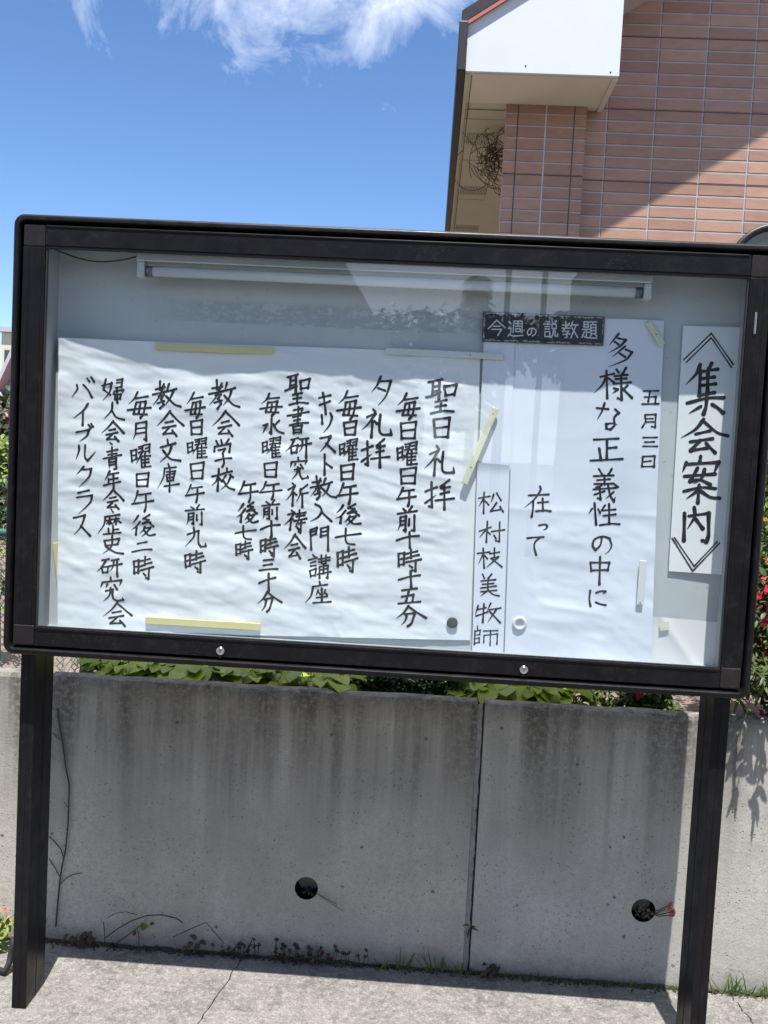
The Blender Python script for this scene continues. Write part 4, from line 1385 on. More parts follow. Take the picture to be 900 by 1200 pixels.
# eave soffit running back along the side wall
ev = MB().box(EXI + 0.004, HX0 + .058, YPI + 0.0005, YMW + .2, ZS - 0.004 + .0045, ZS + 0.014)
ev.box(EXI + 0.004, PX1 - .002, YMW + .2005, 10.0, ZS - 0.0038, ZS + 0.014)
evo = ev.build('eave_soffit', M_SOFF2, house)
ln_ = MB()
for y in (3.24, 4.15, 5.1, 6.0):
    ln_.box(EXI + 0.03, HX0 - 0.001, y, y + 0.006, ZS - 0.0048, ZS - 0.003)
ln_.box(EXI + 0.034, EXI + 0.039, YFR + 0.03, 10, ZS - 0.0052, ZS - 0.003)
for y0 in (3.62, 4.75, 5.9):
    for k in range(18):
        y = y0 + k * 0.0
        x = EXI + 0.05 + k * 0.011
        ln_.box(x, x + 0.004, y0, y0 + 0.22, ZS - 0.005, ZS - 0.003)
ln_.build('vent_slot', M_GROOVE, evo)
# roof: dark sheet with red brown edge, gutter line along the eave
rt_ = MB()
t0, t1 = 0.012, 0.075
rt_.prism([(EX - 0.02, roof_z(EX - .02) + t0), (apex_x, roof_z(apex_x) + t0), (apex_x, roof_z(apex_x) + t1), (EX - 0.02, roof_z(EX - .02) + t1)], YFR - 0.024, 10.2)
rt_.prism([(apex_x + .0005, roof_z(apex_x) + t0), (HXR + .5, main_top(HXR + .5) + t0), (HXR + .5, main_top(HXR + .5) + t1), (apex_x + .0005, roof_z(apex_x) + t1)], YFR - 0.024, 10.2)
ro = rt_.build('roof', M_BLACKTRIM, house)
ed = MB()
ed.prism([(EX - 0.012, roof_z(EX - .012) - 0.012), (apex_x, roof_z(apex_x) - 0.012), (apex_x, roof_z(apex_x) + t0 - .001), (EX - 0.012, roof_z(EX - .012) + t0 - .001)], YFR - 0.022, YFR - 0.002)
ed.build('roof_edge_trim', M_REDTRIM, ro)
gt = MB()
gt.box(EX - 0.030, EXI + 0.003, YFR - 0.03, 10.1, ZS - 0.006, roof_z(EX - .03) + 0.03)
gt.build('eave_fascia', M_BLACKTRIM, house, bevel=0.004)
MB().box(EXI + 0.0035, EXI + 0.022, YFR + 0.021, 10.0, ZS - 0.010, ZS - 0.0042).build('eave_trim', M_SOFF2, house)
# sloping verge: fascia and underside right of the box
vg = MB()
dz = 0.30
vg.prism([(BX1 + .0005, roof_z(BX1) - dz), (apex_x, roof_z(apex_x) - dz), (apex_x, roof_z(apex_x) - .013), (BX1 + .0005, roof_z(BX1) - .013)], YFR + 0.165, YFR + 0.185)
vg.build('verge_fascia', M_WHITE, house)
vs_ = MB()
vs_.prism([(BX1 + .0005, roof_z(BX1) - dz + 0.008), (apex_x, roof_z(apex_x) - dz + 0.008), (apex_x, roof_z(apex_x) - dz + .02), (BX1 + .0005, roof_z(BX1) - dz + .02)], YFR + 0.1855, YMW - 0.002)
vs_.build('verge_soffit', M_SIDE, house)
# arched window
wc = at(906, 319, YMW)
wr = 0.262
win = MB()
n = 40
vs, fs = [], []
arch = [(wc[0] + math.cos(math.pi * k / n), wc[2] + math.sin(math.pi * k / n)) for k in range(n + 1)]


def archpts(r):
    p = [(wc[0] + r, wc[2] - 0.9)]
    p += [(wc[0] + r * math.cos(math.pi * k / n), wc[2] + r * math.sin(math.pi * k / n)) for k in range(n + 1)]
    p += [(wc[0] - r, wc[2] - 0.9)]
    return p


pf = [(wr, YMW - 0.001), (wr, YMW - 0.03), (wr - 0.012, YMW - 0.036), (wr - 0.034, YMW - 0.03), (wr - 0.04, YMW - 0.006)]
lp = [[(x, y, z) for x, z in archpts(r_)] for r_, y in pf]
mm = len(lp[0])
win.add([q for l in lp for q in l], [(j * mm + k, j * mm + k + 1, (j + 1) * mm + k + 1, (j + 1) * mm + k) for j in range(len(lp) - 1) for k in range(mm - 1)], True)
wo = win.build('arched_window', M_BLACKTRIM, house)
M_WGLASS = Mat('dark window glass', (0.02, 0.025, 0.03), 0.03, 0, 0.8).m
pn_ = MB()
pn_.prism(list(reversed([(x, z) for x, z in archpts(wr - 0.039)])), YMW - 0.012, YMW - 0.005)
pn_.build('window_pane', M_WGLASS, wo)

# dead creeper bunched under the eave beside the pier
rv = random.Random(31)
M_TWIG = speckled('dry brown twigs', (0.07, 0.04, 0.026), (0.16, 0.095, 0.06), 40, 0.9)
nest = MB()
YV = 3.55
nc = at(577, 182, YV)
for k in range(30):
    cx, cz = nc[0] + rv.gauss(0.03, 0.05), nc[2] + rv.gauss(0, 0.075)
    cy = YV + rv.gauss(0, 0.06)
    r0 = rv.uniform(0.04, 0.15)
    a0, sp = rv.uniform(0, 6.28), rv.choice((-1, 1)) * rv.uniform(1.2, 3.6)
    tl, ph = rv.uniform(-.8, .8), rv.uniform(.5, 1.0)
    pts = []
    for i in range(14):
        a = a0 + sp * i / 13
        pts.append((cx + r0 * math.cos(a) * ph, cy + r0 * math.sin(a) * math.sin(tl) * .7, cz + r0 * math.sin(a) * math.cos(tl) * 1.2))
    nest.tube(pts, rv.uniform(0.0012, 0.003), 4, False)
for k in range(120):
    p0 = Vector((nc[0] + rv.gauss(.012, .032), YV + rv.gauss(0, .05), nc[2] + rv.gauss(-.035, .055)))
    d_ = Vector((rv.gauss(0, 1), rv.gauss(0, 1), rv.gauss(0, 1))).normalized()
    L_ = rv.uniform(.03, .13)
    p1 = p0 + d_ * L_ * .5 + Vector((rv.uniform(-.01, .01), 0, rv.uniform(-.01, .01)))
    p2 = p0 + d_ * L_ + Vector((rv.uniform(-.02, .02), 0, rv.uniform(-.02, .02)))
    nest.tube([p0, p1, p2], [rv.uniform(.002, .004), .0025, .001], 4, False)
for (a, b_, c_) in (((563, 135), (580, 128), (590, 150)), ((542, 155), (556, 172), (570, 190)), ((555, 195), (566, 222), (588, 222)), ((566, 142), (573, 150), (588, 152)), ((552, 180), (562, 168), (585, 175)), ((549, 190), (556, 212), (578, 218))):
    P0, P1, P2 = [at(*q, YV) for q in (a, b_, c_)]
    nest.tube([tuple((1 - t_) ** 2 * P0 + 2 * t_ * (1 - t_) * P1 + t_ * t_ * P2) for t_ in [i / 10 for i in range(11)]], 0.0024, 4, False)
# its stem climbs the back of the pier from the garden
nest.tube([(HX0 + 0.06 + 0.006 * math.sin(i), YMW + 0.21 + 0.004 * math.sin(i * 1.7), nc[2] - i * (nc[2] - 0.7) / 12) for i in range(13)], 0.007, 5, False)
nest.tube([(HX0 + .06, YMW + .21, nc[2]), (HX0 + .02, YMW + .3, nc[2] + .03), (nc[0], YV, nc[2])], 0.005, 5, False)
tag(nest.build('dead_creeper', M_TWIG), 'bunch of dry brown creeper stems hanging under the house eave beside the tiled pier', 'creeper')

# ------------------------------------------------------------------ garden plants
M_LEAF_B = leafy('bright broad leaves', [(0.20, 0.29, 0.015), (0.28, 0.37, 0.025), (0.38, 0.46, 0.05), (0.17, 0.25, 0.025)], 0.45, 0.35)
M_LEAF_D = leafy('dark shrub leaves', [(0.015, 0.03, 0.012), (0.03, 0.06, 0.018), (0.045, 0.085, 0.02)], 0.4, 0.15)
M_LEAF_A = leafy('azalea leaves', [(0.025, 0.05, 0.014), (0.06, 0.10, 0.024), (0.13, 0.165, 0.04), (0.04, 0.07, 0.02)], 0.5, 0.25)
M_LEAF_Y = leafy('yellow green leaves', [(0.10, 0.16, 0.03), (0.20, 0.25, 0.05), (0.26, 0.29, 0.08)], 0.5, 0.3)
M_PETAL = leafy('crimson petals', [(0.40, 0.010, 0.03), (0.52, 0.015, 0.05), (0.60, 0.06, 0.14)], 0.5, 0.3)
M_PINK = leafy('pale pink petals', [(0.6, 0.25, 0.3), (0.65, 0.35, 0.4)], 0.5, 0.3)
M_BARK = speckled('grey brown bark', (0.06, 0.045, 0.035), (0.13, 0.10, 0.08), 30, 0.9, bump=0.5)
M_STEM = speckled('green stem', (0.09, 0.13, 0.04), (0.14, 0.18, 0.06), 30, 0.6)


def rdir(r, up=0.0):
    while True:
        d = Vector((r.uniform(-1, 1), r.uniform(-1, 1), r.uniform(-1, 1) + up))
        if 0.1 < d.length < 1.4:
            return d.normalized()


def broad_plant(x, y, z0, h, spread, nleaf, label, seed, L=(0.07, 0.12)):
    r = random.Random(seed)
    t_ = thing('leafy_plant', label, 'plant', (x, y, z0), 'broad leaved plants along the wall top')
    st, lf = MB(), MB()
    for k in range(nleaf):
        a = r.uniform(0, 6.28)
        rad = spread * math.sqrt(r.random())
        tip = Vector((x + rad * math.cos(a), max(0.49, y + rad * math.sin(a) * 0.9), z0 + h * r.uniform(0.5, 1.0)))
        st.tube([(x + 0.25 * rad * math.cos(a), y + .2 * rad * math.sin(a), z0), (x + .7 * rad * math.cos(a), y + .5 * rad * math.sin(a), z0 + (tip.z - z0) * .6), tip], [0.003, 0.0025, 0.0015], 4, False)
        d = Vector((math.cos(a) + r.uniform(-.5, .5), math.sin(a) - .35 + r.uniform(-.5, .5), r.uniform(-.25, .35)))
        l_ = r.uniform(*L)
        lf.leaf(tip, d, (r.uniform(-.3, .3), r.uniform(-.3, .1), 1), l_, l_ * r.uniform(.6, .85), r.uniform(.1, .3), r.uniform(.15, .45))
    st.build('stem', M_STEM, t_)
    lf.build('leaves', M_LEAF_B, t_)


labels = ['leftmost bright green broad leaved plant, next to the green netting',
          'bright green plant above the wall just under the left lock of the notice board',
          'bright green plant with mixed small leaves above the left wall panel',
          'bright green plant with large pale leaves beside the dark shrub',
          'pale broad leaved plant just right of the dark shrub',
          'broad leaved plant under the right lock beside the small flowering azalea']
for k, (px, sp) in enumerate(((165, .13), (228, .13), (292, .13), (372, .15), (585, .12), (632, .11))):
    q = at(px, 800, 0.72)
    broad_plant(float(q[0]), 0.61, 0.64, 0.165, sp, 230, labels[k], 40 + k, (0.02, 0.065) if k in (0, 2, 5) else (0.03, 0.11))


def bush(name, label, cat, c, rad, nleaf, mat, seed, L=(0.02, 0.04), flowers=0, pet=None, clumps=14, trunk=True, wr_=0.5, group=None, low=None):
    r = random.Random(seed)
    z0 = 0.66 if low is None else low
    t_ = thing(name, label, cat, (c[0], c[1], z0), group)
    lf, st, fl_ = MB(), MB(), MB()
    cl = []
    for k in range(clumps):
        d = rdir(r)
        f = r.uniform(0.35, 0.9)
        cl.append((Vector((c[0] + d.x * rad[0] * f, c[1] + d.y * rad[1] * f, c[2] + d.z * rad[2] * f)), r.uniform(0.28, 0.5)))
    for p, s in cl:
        base = Vector((c[0] + r.uniform(-.04, .04), c[1] + r.uniform(-.03, .03), z0))
        m_ = base.lerp(p, 0.5) + Vector((r.uniform(-.04, .04), r.uniform(-.04, .04), 0.05))
        st.tube([base, m_, p], [0.012 * rad[0] + .003, 0.008 * rad[0] + .002, 0.002], 5, False)
    for k in range(nleaf):
        p, s = r.choice(cl)
        d = rdir(r)
        f = r.random() ** 0.4
        q = p + Vector((d.x * rad[0], d.y * rad[1], d.z * rad[2])) * s * f
        if q.z < z0 + .01:
            continue
        l_ = r.uniform(*L)
        lf.leaf(q, (d + rdir(r) * 0.8), (r.uniform(-.6, .6), r.uniform(-.6, .3), 1), l_, l_ * wr_, 0.2, 0.2)
    for k in range(flowers):
        p, s = r.choice(cl)
        d = rdir(r, 0.2)
        if d.y > 0.2:
            d.y = -d.y
        q = p + Vector((d.x * rad[0], d.y * rad[1], d.z * rad[2])) * s * 1.03
        for j in range(5):
            a = j * 1.2566 + k
            o = d.orthogonal().normalized()
            b_ = d.cross(o)
            fl_.leaf(q, o * math.cos(a) + b_ * math.sin(a) + d * .5, d, r.uniform(.013, .021), .014, .1, .3)
    if trunk:
        st.build('stem', M_BARK, t_)
    lf.build('leaves', mat, t_)
    if flowers:
        fl_.build('blossom', pet or M_PETAL, t_)
    return t_


q = at(490, 805, 0.75)
bush('dark_shrub', 'dense shrub with shade put into its dark leaf colour behind the wall, seen just left of the wall joint', 'shrub', (float(q[0]), 0.64, 0.74), (0.20, 0.13, 0.09), 4200, M_LEAF_D, 5, (0.015, 0.03), clumps=18)  # near-black leaf colour stands in for the shade in this gap
q = at(725, 820, 0.72)
bush('low_azalea', 'small low azalea with few red flowers behind the wall left of the right post', 'shrub', (float(q[0]), 0.62, 0.74), (0.19, 0.12, 0.085), 2200, M_LEAF_A, 6, (0.016, 0.032), 7, clumps=14)
# the large azalea right of the board: hangs a little over the wall
q = at(905, 690, 0.62)
bush('azalea_bush', 'tall azalea bush with crimson flowers to the right of the notice board', 'shrub', (float(q[0]) + 0.12, 0.64, 1.08), (0.31, 0.30, 0.36), 6500, M_LEAF_A, 8, (0.018, 0.034), 420, clumps=36)
q = at(905, 520, 1.0)
bush('yellow_shrub', 'yellow green shrub rising behind the crimson azalea', 'shrub', (float(q[0]) + 0.22, 1.25, 1.35), (0.36, 0.28, 0.32), 3500, M_LEAF_Y, 9, (0.025, 0.05), clumps=26)
q = at(905, 600, 1.6)
bush('dark_bush', 'dark green bush in the gap between the azalea and the house', 'shrub', (float(q[0]) + 0.3, 2.1, 1.2), (0.6, 0.35, 0.6), 4000, M_LEAF_D, 10, (0.03, 0.055), clumps=26)
# spray of leaves hanging over the wall top
rs = random.Random(77)
hx = float(at(872, 850, WY)[0])
t_ = thing('hanging_branch', 'leafy branches drooping over the wall top right of the right post', 'branch', (hx + .2, 0.5, 0.85))
st, lf = MB(), MB()
for k in range(64):
    x0 = hx + rs.uniform(-0.05, 0.62)
    y1 = WY - rs.uniform(0.0, 0.13)
    z1 = rs.uniform(0.80, 0.95)
    pts = [(x0 + .02, 0.62, 0.86), (x0, 0.47, 0.93 + rs.uniform(0, .07)), (x0 + rs.uniform(-.03, .03), (0.47 + y1) / 2, 0.5 * (z1 + .95)), (x0 + rs.uniform(-.04, .04), y1, z1)]
    st.tube(pts, [0.004, 0.003, 0.002, 0.001], 4, False)
    for j in range(44):
        t0 = rs.uniform(0.3, 1) * 3
        i = min(2, int(t0))
        p = Vector(pts[i]).lerp(Vector(pts[i + 1]), t0 - i)
        d = rdir(rs) + Vector((0, -.4, -.2))
        lf.leaf(p, d, (0, -.3, 1), rs.uniform(.02, .045), rs.uniform(.007, .012), .15, .2)
st.build('twig', M_BARK, t_)
lf.build('leaves', M_LEAF_A, t_)

# ------------------------------------------------------------------ chain-link fence and netting on the left
M_WIRE = speckled('green coated wire', (0.02, 0.10, 0.075), (0.03, 0.14, 0.10), 30, 0.4)
M_NET = speckled('blue green netting', (0.03, 0.16, 0.15), (0.05, 0.22, 0.19), 30, 0.5)
fx0, fx1 = -3.0, float(at(100, 780, 0.62)[0])
FY = 0.62
fence = thing('chain_link_fence', 'green chain link fence standing behind the left end of the wall', 'fence', (fx0, FY, 0.67))
b = MB()
pit = 0.046
zlo, zhi = 0.68, 1.15
nw = int((fx1 - fx0) / (pit / 2))
rows_ = int((zhi - zlo) / (pit / 2))
for i in range(0, nw, 1):
    pts = []
    x = fx0 + i * pit / 2
    if i % 2:
        continue
    for j in range(rows_ + 1):
        pts.append((x + (pit / 2 if j % 2 else 0) * 1.02, FY + (0.0022 if j % 2 else -0.0022), zlo + j * pit / 2))
    b.tube(pts, 0.00165, 4, False)
    pts2 = [(x + (0 if j % 2 else pit / 2) * 1.02 + pit / 2 - pit / 2, FY + (0.0022 if j % 2 else -0.0022), zlo + j * pit / 2) for j in range(rows_ + 1)]
    b.tube(pts2, 0.00165, 4, False)
b.build('wire_mesh', M_WIRE, fence)
tb = MB()
tb.tube([(fx0, FY, zhi + .004), (fx1, FY, zhi + .004)], 0.012, 10)
tb.build('top_rail', M_WIRE, fence)
for x in (fx0 + 0.3, fx0 + 1.25, fx1 - 0.006):
    MB().tube([(x, FY + .016, 0.62), (x, FY + .016, zhi + .02)], 0.016, 12).build('fence_post', M_WIRE, fence)
nt = thing('garden_net', 'blue green garden netting tied between the fence and the leafy plants', 'net', (fx1, 0.6, 0.67))
b = MB()
nx0, nx1 = fx1 - 0.03, float(at(150, 780, 0.60)[0])
rn = random.Random(3)
k_ = 0
x = nx0
while x < nx1:
    pts = [(x + 0.012 * math.sin(z * 40 + x * 90) + rn.uniform(-.002, .002) + (z - .9) * .12, 0.60 + 0.02 * math.sin(x * 50) + rn.uniform(-.002, .002), z) for z in np.linspace(0.68, 1.04, 16)]
    b.tube(pts, 0.0011, 4, False)
    x += 0.0085
for z in np.linspace(0.69, 1.04, 26):
    b.tube([(x_, 0.60 + 0.02 * math.sin(x_ * 50), z + 0.008 * math.sin(x_ * 80) + rn.uniform(-.002, .002)) for x_ in np.linspace(nx0, nx1, 12)], 0.0009, 4, False)
b.build('net', M_NET, nt)
# low flowers by the fence, seen left of the board
q = at(4, 655, 1.0)
bush('pink_flower_plant', 'small plant with pink and red flowers left of the notice board', 'plant', (float(q[0]) - .04, 1.0, float(q[2]) - .02), (0.10, 0.08, 0.16), 260, M_LEAF_Y, 12, (0.02, 0.04), 8, M_PINK, clumps=10)

# ------------------------------------------------------------------ far left: houses and trees
M_CREAM = speckled('cream wall paint', (0.55, 0.50, 0.38), (0.6, 0.55, 0.43), 2, 0.8)
M_GREYW = speckled('grey gable boards', (0.36, 0.38, 0.40), (0.42, 0.44, 0.46), 2, 0.8)
M_REDROOF = Mat('red metal roof', (0.33, 0.07, 0.075), 0.5)
c = M_REDROOF.n('ShaderNodeTexCoord')
sx = M_REDROOF.sep(c.outputs['Object'])
fu = M_REDROOF.math('FRACT', M_REDROOF.math('MULTIPLY', sx[2], 5.0))
M_REDROOF.base(M_REDROOF.mix(M_REDROOF.math('LESS_THAN', fu, 0.12), (0.24, 0.05, 0.055), (0.14, 0.03, 0.035)))
M_REDROOF = M_REDROOF.m
Yc = 24.0
a_, b_ = at(2, 389, Yc), at(17, 389, Yc)
cb = thing('cream_building', 'distant cream building with a rooftop dish far to the left', 'building', (float(a_[0]), Yc, 0.6))
MB().box(float(a_[0]), float(b_[0]) + 4.0, Yc, Yc + 6, 0.6, float(a_[2])).build('wall', M_CREAM, cb)
MB().box(float(a_[0]) - .12, float(b_[0]) + 4.1, Yc - .12, Yc + 6.1, float(a_[2]) + .002, float(a_[2]) + .14).build('roof_slab', M_GREYW, cb)
wn_x = float(at(9, 440, Yc)[0])
MB().box(wn_x - .1, wn_x + .5, Yc - .03, Yc + .05, float(a_[2]) - 2.2, float(a_[2]) - .5).build('window', M_WGLASS, cb)
# lower block to the left
a2 = at(-60, 432, Yc)
MB().box(float(a2[0]), float(a_[0]) - .01, Yc + .5, Yc + 6, 0.6, float(a2[2])).build('side_block', M_CREAM, cb)
dq = at(10, 378, Yc)
ds = thing('satellite_dish', 'white satellite dish on a mast above the cream building', 'satellite dish', (float(dq[0]), Yc + 1, float(a_[2]) + .14))
MB().tube([(dq[0] + .03, Yc + 1, a_[2] + .14), (dq[0] + .03, Yc + 1, dq[2])], 0.03, 8).build('mast', M_GREYW, ds)
dm = MB()
n = 20
vs, fs = [], []
for r_, d_ in ((0.001, 0.0), (.1, .012), (.19, .045), (.25, .09)):
    vs += [(dq[0] + r_ * math.cos(6.2832 * k / n), Yc + .93 - d_, dq[2] + r_ * math.sin(6.2832 * k / n)) for k in range(n)]
for j in range(3):
    fs += [(j * n + k, j * n + (k + 1) % n, (j + 1) * n + (k + 1) % n, (j + 1) * n + k) for k in range(n)]
dm.add(vs, fs, True)
dm.build('dish', speckled('white dish', (0.75, 0.76, 0.77), (0.8, 0.81, 0.82), 4, 0.4), ds)
Yg = 15.0
g0, g1 = at(0, 463, Yg), at(16, 428, Yg)
sl_ = (g1[2] - g0[2]) / (g1[0] - g0[0])
gx, gz = float(g1[0]) + 0.35, float(g1[2]) + 0.35 * sl_
gh = thing('red_roof_house', 'grey gabled house with a red lean-to roof at the far left', 'house', (gx - 3, Yg, 0.6))
xl_ = gx - 3.6
MB().prism([(xl_ + .3, 0.6), (2 * gx - xl_ - .3, 0.6), (2 * gx - xl_ - .3, gz - (gx - xl_ - .3) * sl_), (gx, gz - .02), (xl_ + .3, gz - (gx - xl_ - .3) * sl_)], Yg + .12, Yg + 6).build('gable_wall', M_GREYW, gh)
th = .16
MB().prism([(xl_, gz - (gx - xl_) * sl_), (gx, gz), (gx, gz + th), (xl_, gz - (gx - xl_) * sl_ + th)], Yg - .25, Yg + 6.2).build('roof', M_GREYW, gh)
MB().prism([(gx + .001, gz), (2 * gx - xl_, gz - (gx - xl_) * sl_), (2 * gx - xl_, gz - (gx - xl_) * sl_ + th), (gx + .001, gz + th)], Yg - .25, Yg + 6.2).build('roof', M_GREYW, gh)
r0, r1 = at(5, 461, Yg), at(5, 491, Yg - 2.2)
lt = MB()
lt.add([(xl_, Yg + .1, r0[2]), (gx + 2, Yg + .1, r0[2]), (gx + 2, Yg - 2.2, r1[2]), (xl_, Yg - 2.2, r1[2]),
        (xl_, Yg + .1, r0[2] - .1), (gx + 2, Yg + .1, r0[2] - .1), (gx + 2, Yg - 2.2, r1[2] - .1), (xl_, Yg - 2.2, r1[2] - .1)],
       [(0, 3, 2, 1), (4, 5, 6, 7), (3, 7, 6, 2), (0, 1, 5, 4), (0, 4, 7, 3), (1, 2, 6, 5)])
lt.build('lean_to_roof', M_REDROOF, gh)
MB().box(xl_ + .2, gx + 1.9, Yg - 1.9, Yg + .1, 0.6, float(r1[2]) + .1).build('lean_to_wall', M_CREAM, gh)

# round headed trees between the houses and the garden
def tree(c, rad, n_, label, seed, mat, L=(.07, .13)):
    r = random.Random(seed)
    t_ = thing('garden_tree', label, 'tree', (c[0], c[1], 0.62))
    tk, lf = MB(), MB()
    tk.tube([(c[0], c[1], .6), (c[0] + .05, c[1], .6 + (c[2] - .6) * .5), (c[0] - .03, c[1] + .05, c[2])], [.07, .055, .02], 8)
    cl = []
    for k in range(22):
        d = rdir(r)
        p = Vector((c[0] + d.x * rad[0] * .7, c[1] + d.y * rad[1] * .7, c[2] + d.z * rad[2] * .7))
        tk.tube([(c[0], c[1], c[2] - rad[2] * .5), Vector((c[0], c[1], c[2])).lerp(p, .6), p], [.03, .02, .006], 5, False)
        cl.append(p)
    for k in range(n_):
        p = r.choice(cl)
        d = rdir(r)
        q = p + Vector((d.x * rad[0], d.y * rad[1], d.z * rad[2])) * .38 * r.random() ** .4
        l_ = r.uniform(*L)
        lf.leaf(q, d + rdir(r) * .8, (0, -.2, 1), l_, l_ * .5, .2, .2)
    tk.build('trunk', M_BARK, t_)
    lf.build('crown', mat, t_)


q = at(-6, 545, 7.0)
tree((float(q[0]) - .1, 7.0, float(q[2]) - .22), (.62, .5, .5), 2600, 'small leafy tree with pale blossoms at the far left edge', 61, M_LEAF_Y)
q = at(0, 610, 5.0)
tree((float(q[0]) - .2, 5.0, float(q[2]) - .05), (.42, .4, .36), 1800, 'low dark tree left of the notice board', 62, M_LEAF_D, (.05, .09))
# hedge closing the garden at the back
hr_ = random.Random(64)
hg = thing('garden_hedge', 'long dark hedge at the back of the garden, left of the tiled house', 'hedge', (-5.0, 9.5, .64))
hl, hk = MB(), MB()
for k in range(9000):
    x = hr_.uniform(-11, .1)
    hgt = 1.25 + .16 * math.sin(x * 2.3) + .1 * math.sin(x * 5.1 + 1)
    f = hr_.random() ** .6
    y = 9.5 + hr_.uniform(-.5, .5)
    hl.leaf((x, y, .66 + hgt * f), rdir(hr_, .2), (0, -.2, 1), hr_.uniform(.08, .16), hr_.uniform(.05, .09), .2, .2)
for k in range(18):
    x = -11 + k * .62
    hk.tube([(x, 9.5, .6), (x + .05, 9.5, 1.2), (x - .08, 9.55, 1.7)], [.03, .022, .008], 6)
hk.build('stem', M_BARK, hg)
hl.build('leaves', M_LEAF_D, hg)
# striped low roof in front of them
q0, q1 = at(0, 688, 3.2), at(0, 712, 2.4)
sr = MB()
sr.add([(q0[0] - 1.5, 3.2, q0[2]), (q0[0] + .7, 3.2, q0[2]), (q0[0] + .7, 2.4, q1[2]), (q0[0] - 1.5, 2.4, q1[2]), (q0[0] - 1.5, 3.2, .66), (q0[0] + .7, 3.2, .66), (q0[0] + .7, 2.4, .66), (q0[0] - 1.5, 2.4, .66)],
       [(0, 3, 2, 1), (3, 7, 6, 2), (0, 1, 5, 4), (0, 4, 7, 3), (1, 2, 6, 5)])
so_ = Mat('ribbed roof sheet', (0.4, 0.2, 0.2), 0.5)
c = so_.n('ShaderNodeTexCoord')
fy = so_.math('FRACT', so_.math('MULTIPLY', so_.sep(c.outputs['Object'])[1], 9.0))
so_.base(so_.mix(so_.math('LESS_THAN', fy, 0.4), (0.34, 0.20, 0.20), (0.5, 0.48, 0.47)))
tag(sr.build('garden_shed', so_.m), 'low shed with a striped red roof left of the notice board', 'shed')

# ------------------------------------------------------------------ weeds at the foot of the wall
M_VINE = speckled('dark vine stem', (0.022, 0.018, 0.015), (0.05, 0.04, 0.032), 60, 0.9)
M_DRY = leafy('withered leaves', [(0.03, 0.02, 0.014), (0.06, 0.038, 0.025), (0.10, 0.065, 0.042)], 0.7, 0.15)
M_GRASS = leafy('grass blades', [(0.05, 0.09, 0.02), (0.09, 0.14, 0.03), (0.12, 0.17, 0.05)], 0.5, 0.25)
M_SEDUM = leafy('sedum rosettes', [(0.07, 0.045, 0.032), (0.10, 0.065, 0.045), (0.085, 0.07, 0.04)], 0.6, 0.1)
M_RED = leafy('reddish succulent leaves', [(0.55, 0.16, 0.14), (0.6, 0.3, 0.22), (0.4, 0.35, 0.12)], 0.5, 0.2)

rw = random.Random(19)


def on_wall(px, py, off=0.004):
    q = at(px, py, WY - off)
    return Vector((float(q[0]), float(q[1]), float(q[2])))


vine = thing('wall_vine', 'thin bare vine climbing the wall beside the left post', 'vine', tuple(on_wall(65, 1088)))
st, lf = MB(), MB()


def zoomv(pts):   # read from an enlargement of the photograph
    return [(30 + x / 4.133, 820 + y / 4.133) for x, y in pts]


for path, r_ in (([(146, 1100), (155, 1000), (166, 880), (180, 800), (197, 720), (207, 600), (212, 480), (213, 410), (197, 330), (187, 250), (170, 150), (158, 80), (155, 40)], .0022),
                 ([(178, 200), (160, 188), (134, 160)], .0012), ([(208, 525), (196, 510), (190, 495)], .001),
                 ([(185, 770), (172, 725), (140, 685), (113, 662)], .0014), ([(166, 855), (140, 805), (113, 768)], .0013),
                 ([(170, 895), (195, 865), (230, 845), (274, 838)], .0012)):
    P = [on_wall(*p) + Vector((rw.uniform(-.001, .001), rw.uniform(-.002, 0), 0)) for p in zoomv(path)]
    st.tube(P, r_, 5, False)
    for a, b_ in zip(P, P[1:]):
        L = (b_ - a).length
        for k in range(max(1, int(L / .022))):
            p = a.lerp(b_, rw.random())
            s = rw.choice((-1, 1))
            st.tube([p, p + Vector((s * rw.uniform(.002, .005), -.002, rw.uniform(0, .004)))], [.0014, .0006], 4, False)
st.build('stem', M_VINE, vine)
# low runner with few leaves
run = thing('creeping_runner', 'dark creeping runner with a green and a brown leaf along the wall foot', 'weed', tuple(on_wall(150, 1105)))
st, lf = MB(), MB()


def zr(pts):
    return [(40 + x / 3.4615, 1050 + y / 3.4615) for x, y in pts]


for path, r_ in (([(292, 165), (340, 130), (400, 95), (460, 75), (520, 72), (575, 85), (605, 103)], .0017), ([(300, 85), (330, 66), (375, 60), (420, 72)], .001),
                 ([(330, 190), (375, 160), (415, 130), (445, 105)], .0014), ([(428, 205), (428, 160), (420, 130)], .0012),
                 ([(565, 163), (630, 132), (700, 103), (740, 150), (772, 188)], .0013), ([(290, 190), (288, 130), (283, 100)], .0012), ([(780, 240), (815, 205), (850, 185)], .001), ([(830, 250), (865, 215), (885, 175)], .0015)):
    st.tube([on_wall(*p, .012) + Vector((0, -.006, 0)) for p in zr(path)], r_, 5, False)
st.build('stem', M_VINE, run)
for (px, py), d, l_, mat in (((430, 125), (1, -.2, .25), .024, M_GRASS), ((470, 110), (1, -.3, .1), .013, M_DRY), ((412, 140), (-.4, -.4, -1), .016, M_DRY)):
    p = on_wall(*zr([(px, py)])[0], .018)
    k_ = MB().leaf(p, d, (0, -1, .4), l_, l_ * .75, .15, .2)
    k_.leaf(p, (d[0] * .6, d[1], d[2] - .5), (0, -1, .2), l_ * .7, l_ * .5, .15, .2)
    k_.build('leaf', mat, run)


def clump(name, label, cat, px, py, group, builder):
    q = on_wall(px, py, .02)
    t_ = thing(name, label, cat, (q.x, q.y, 0.0), group)
    builder(t_, q)


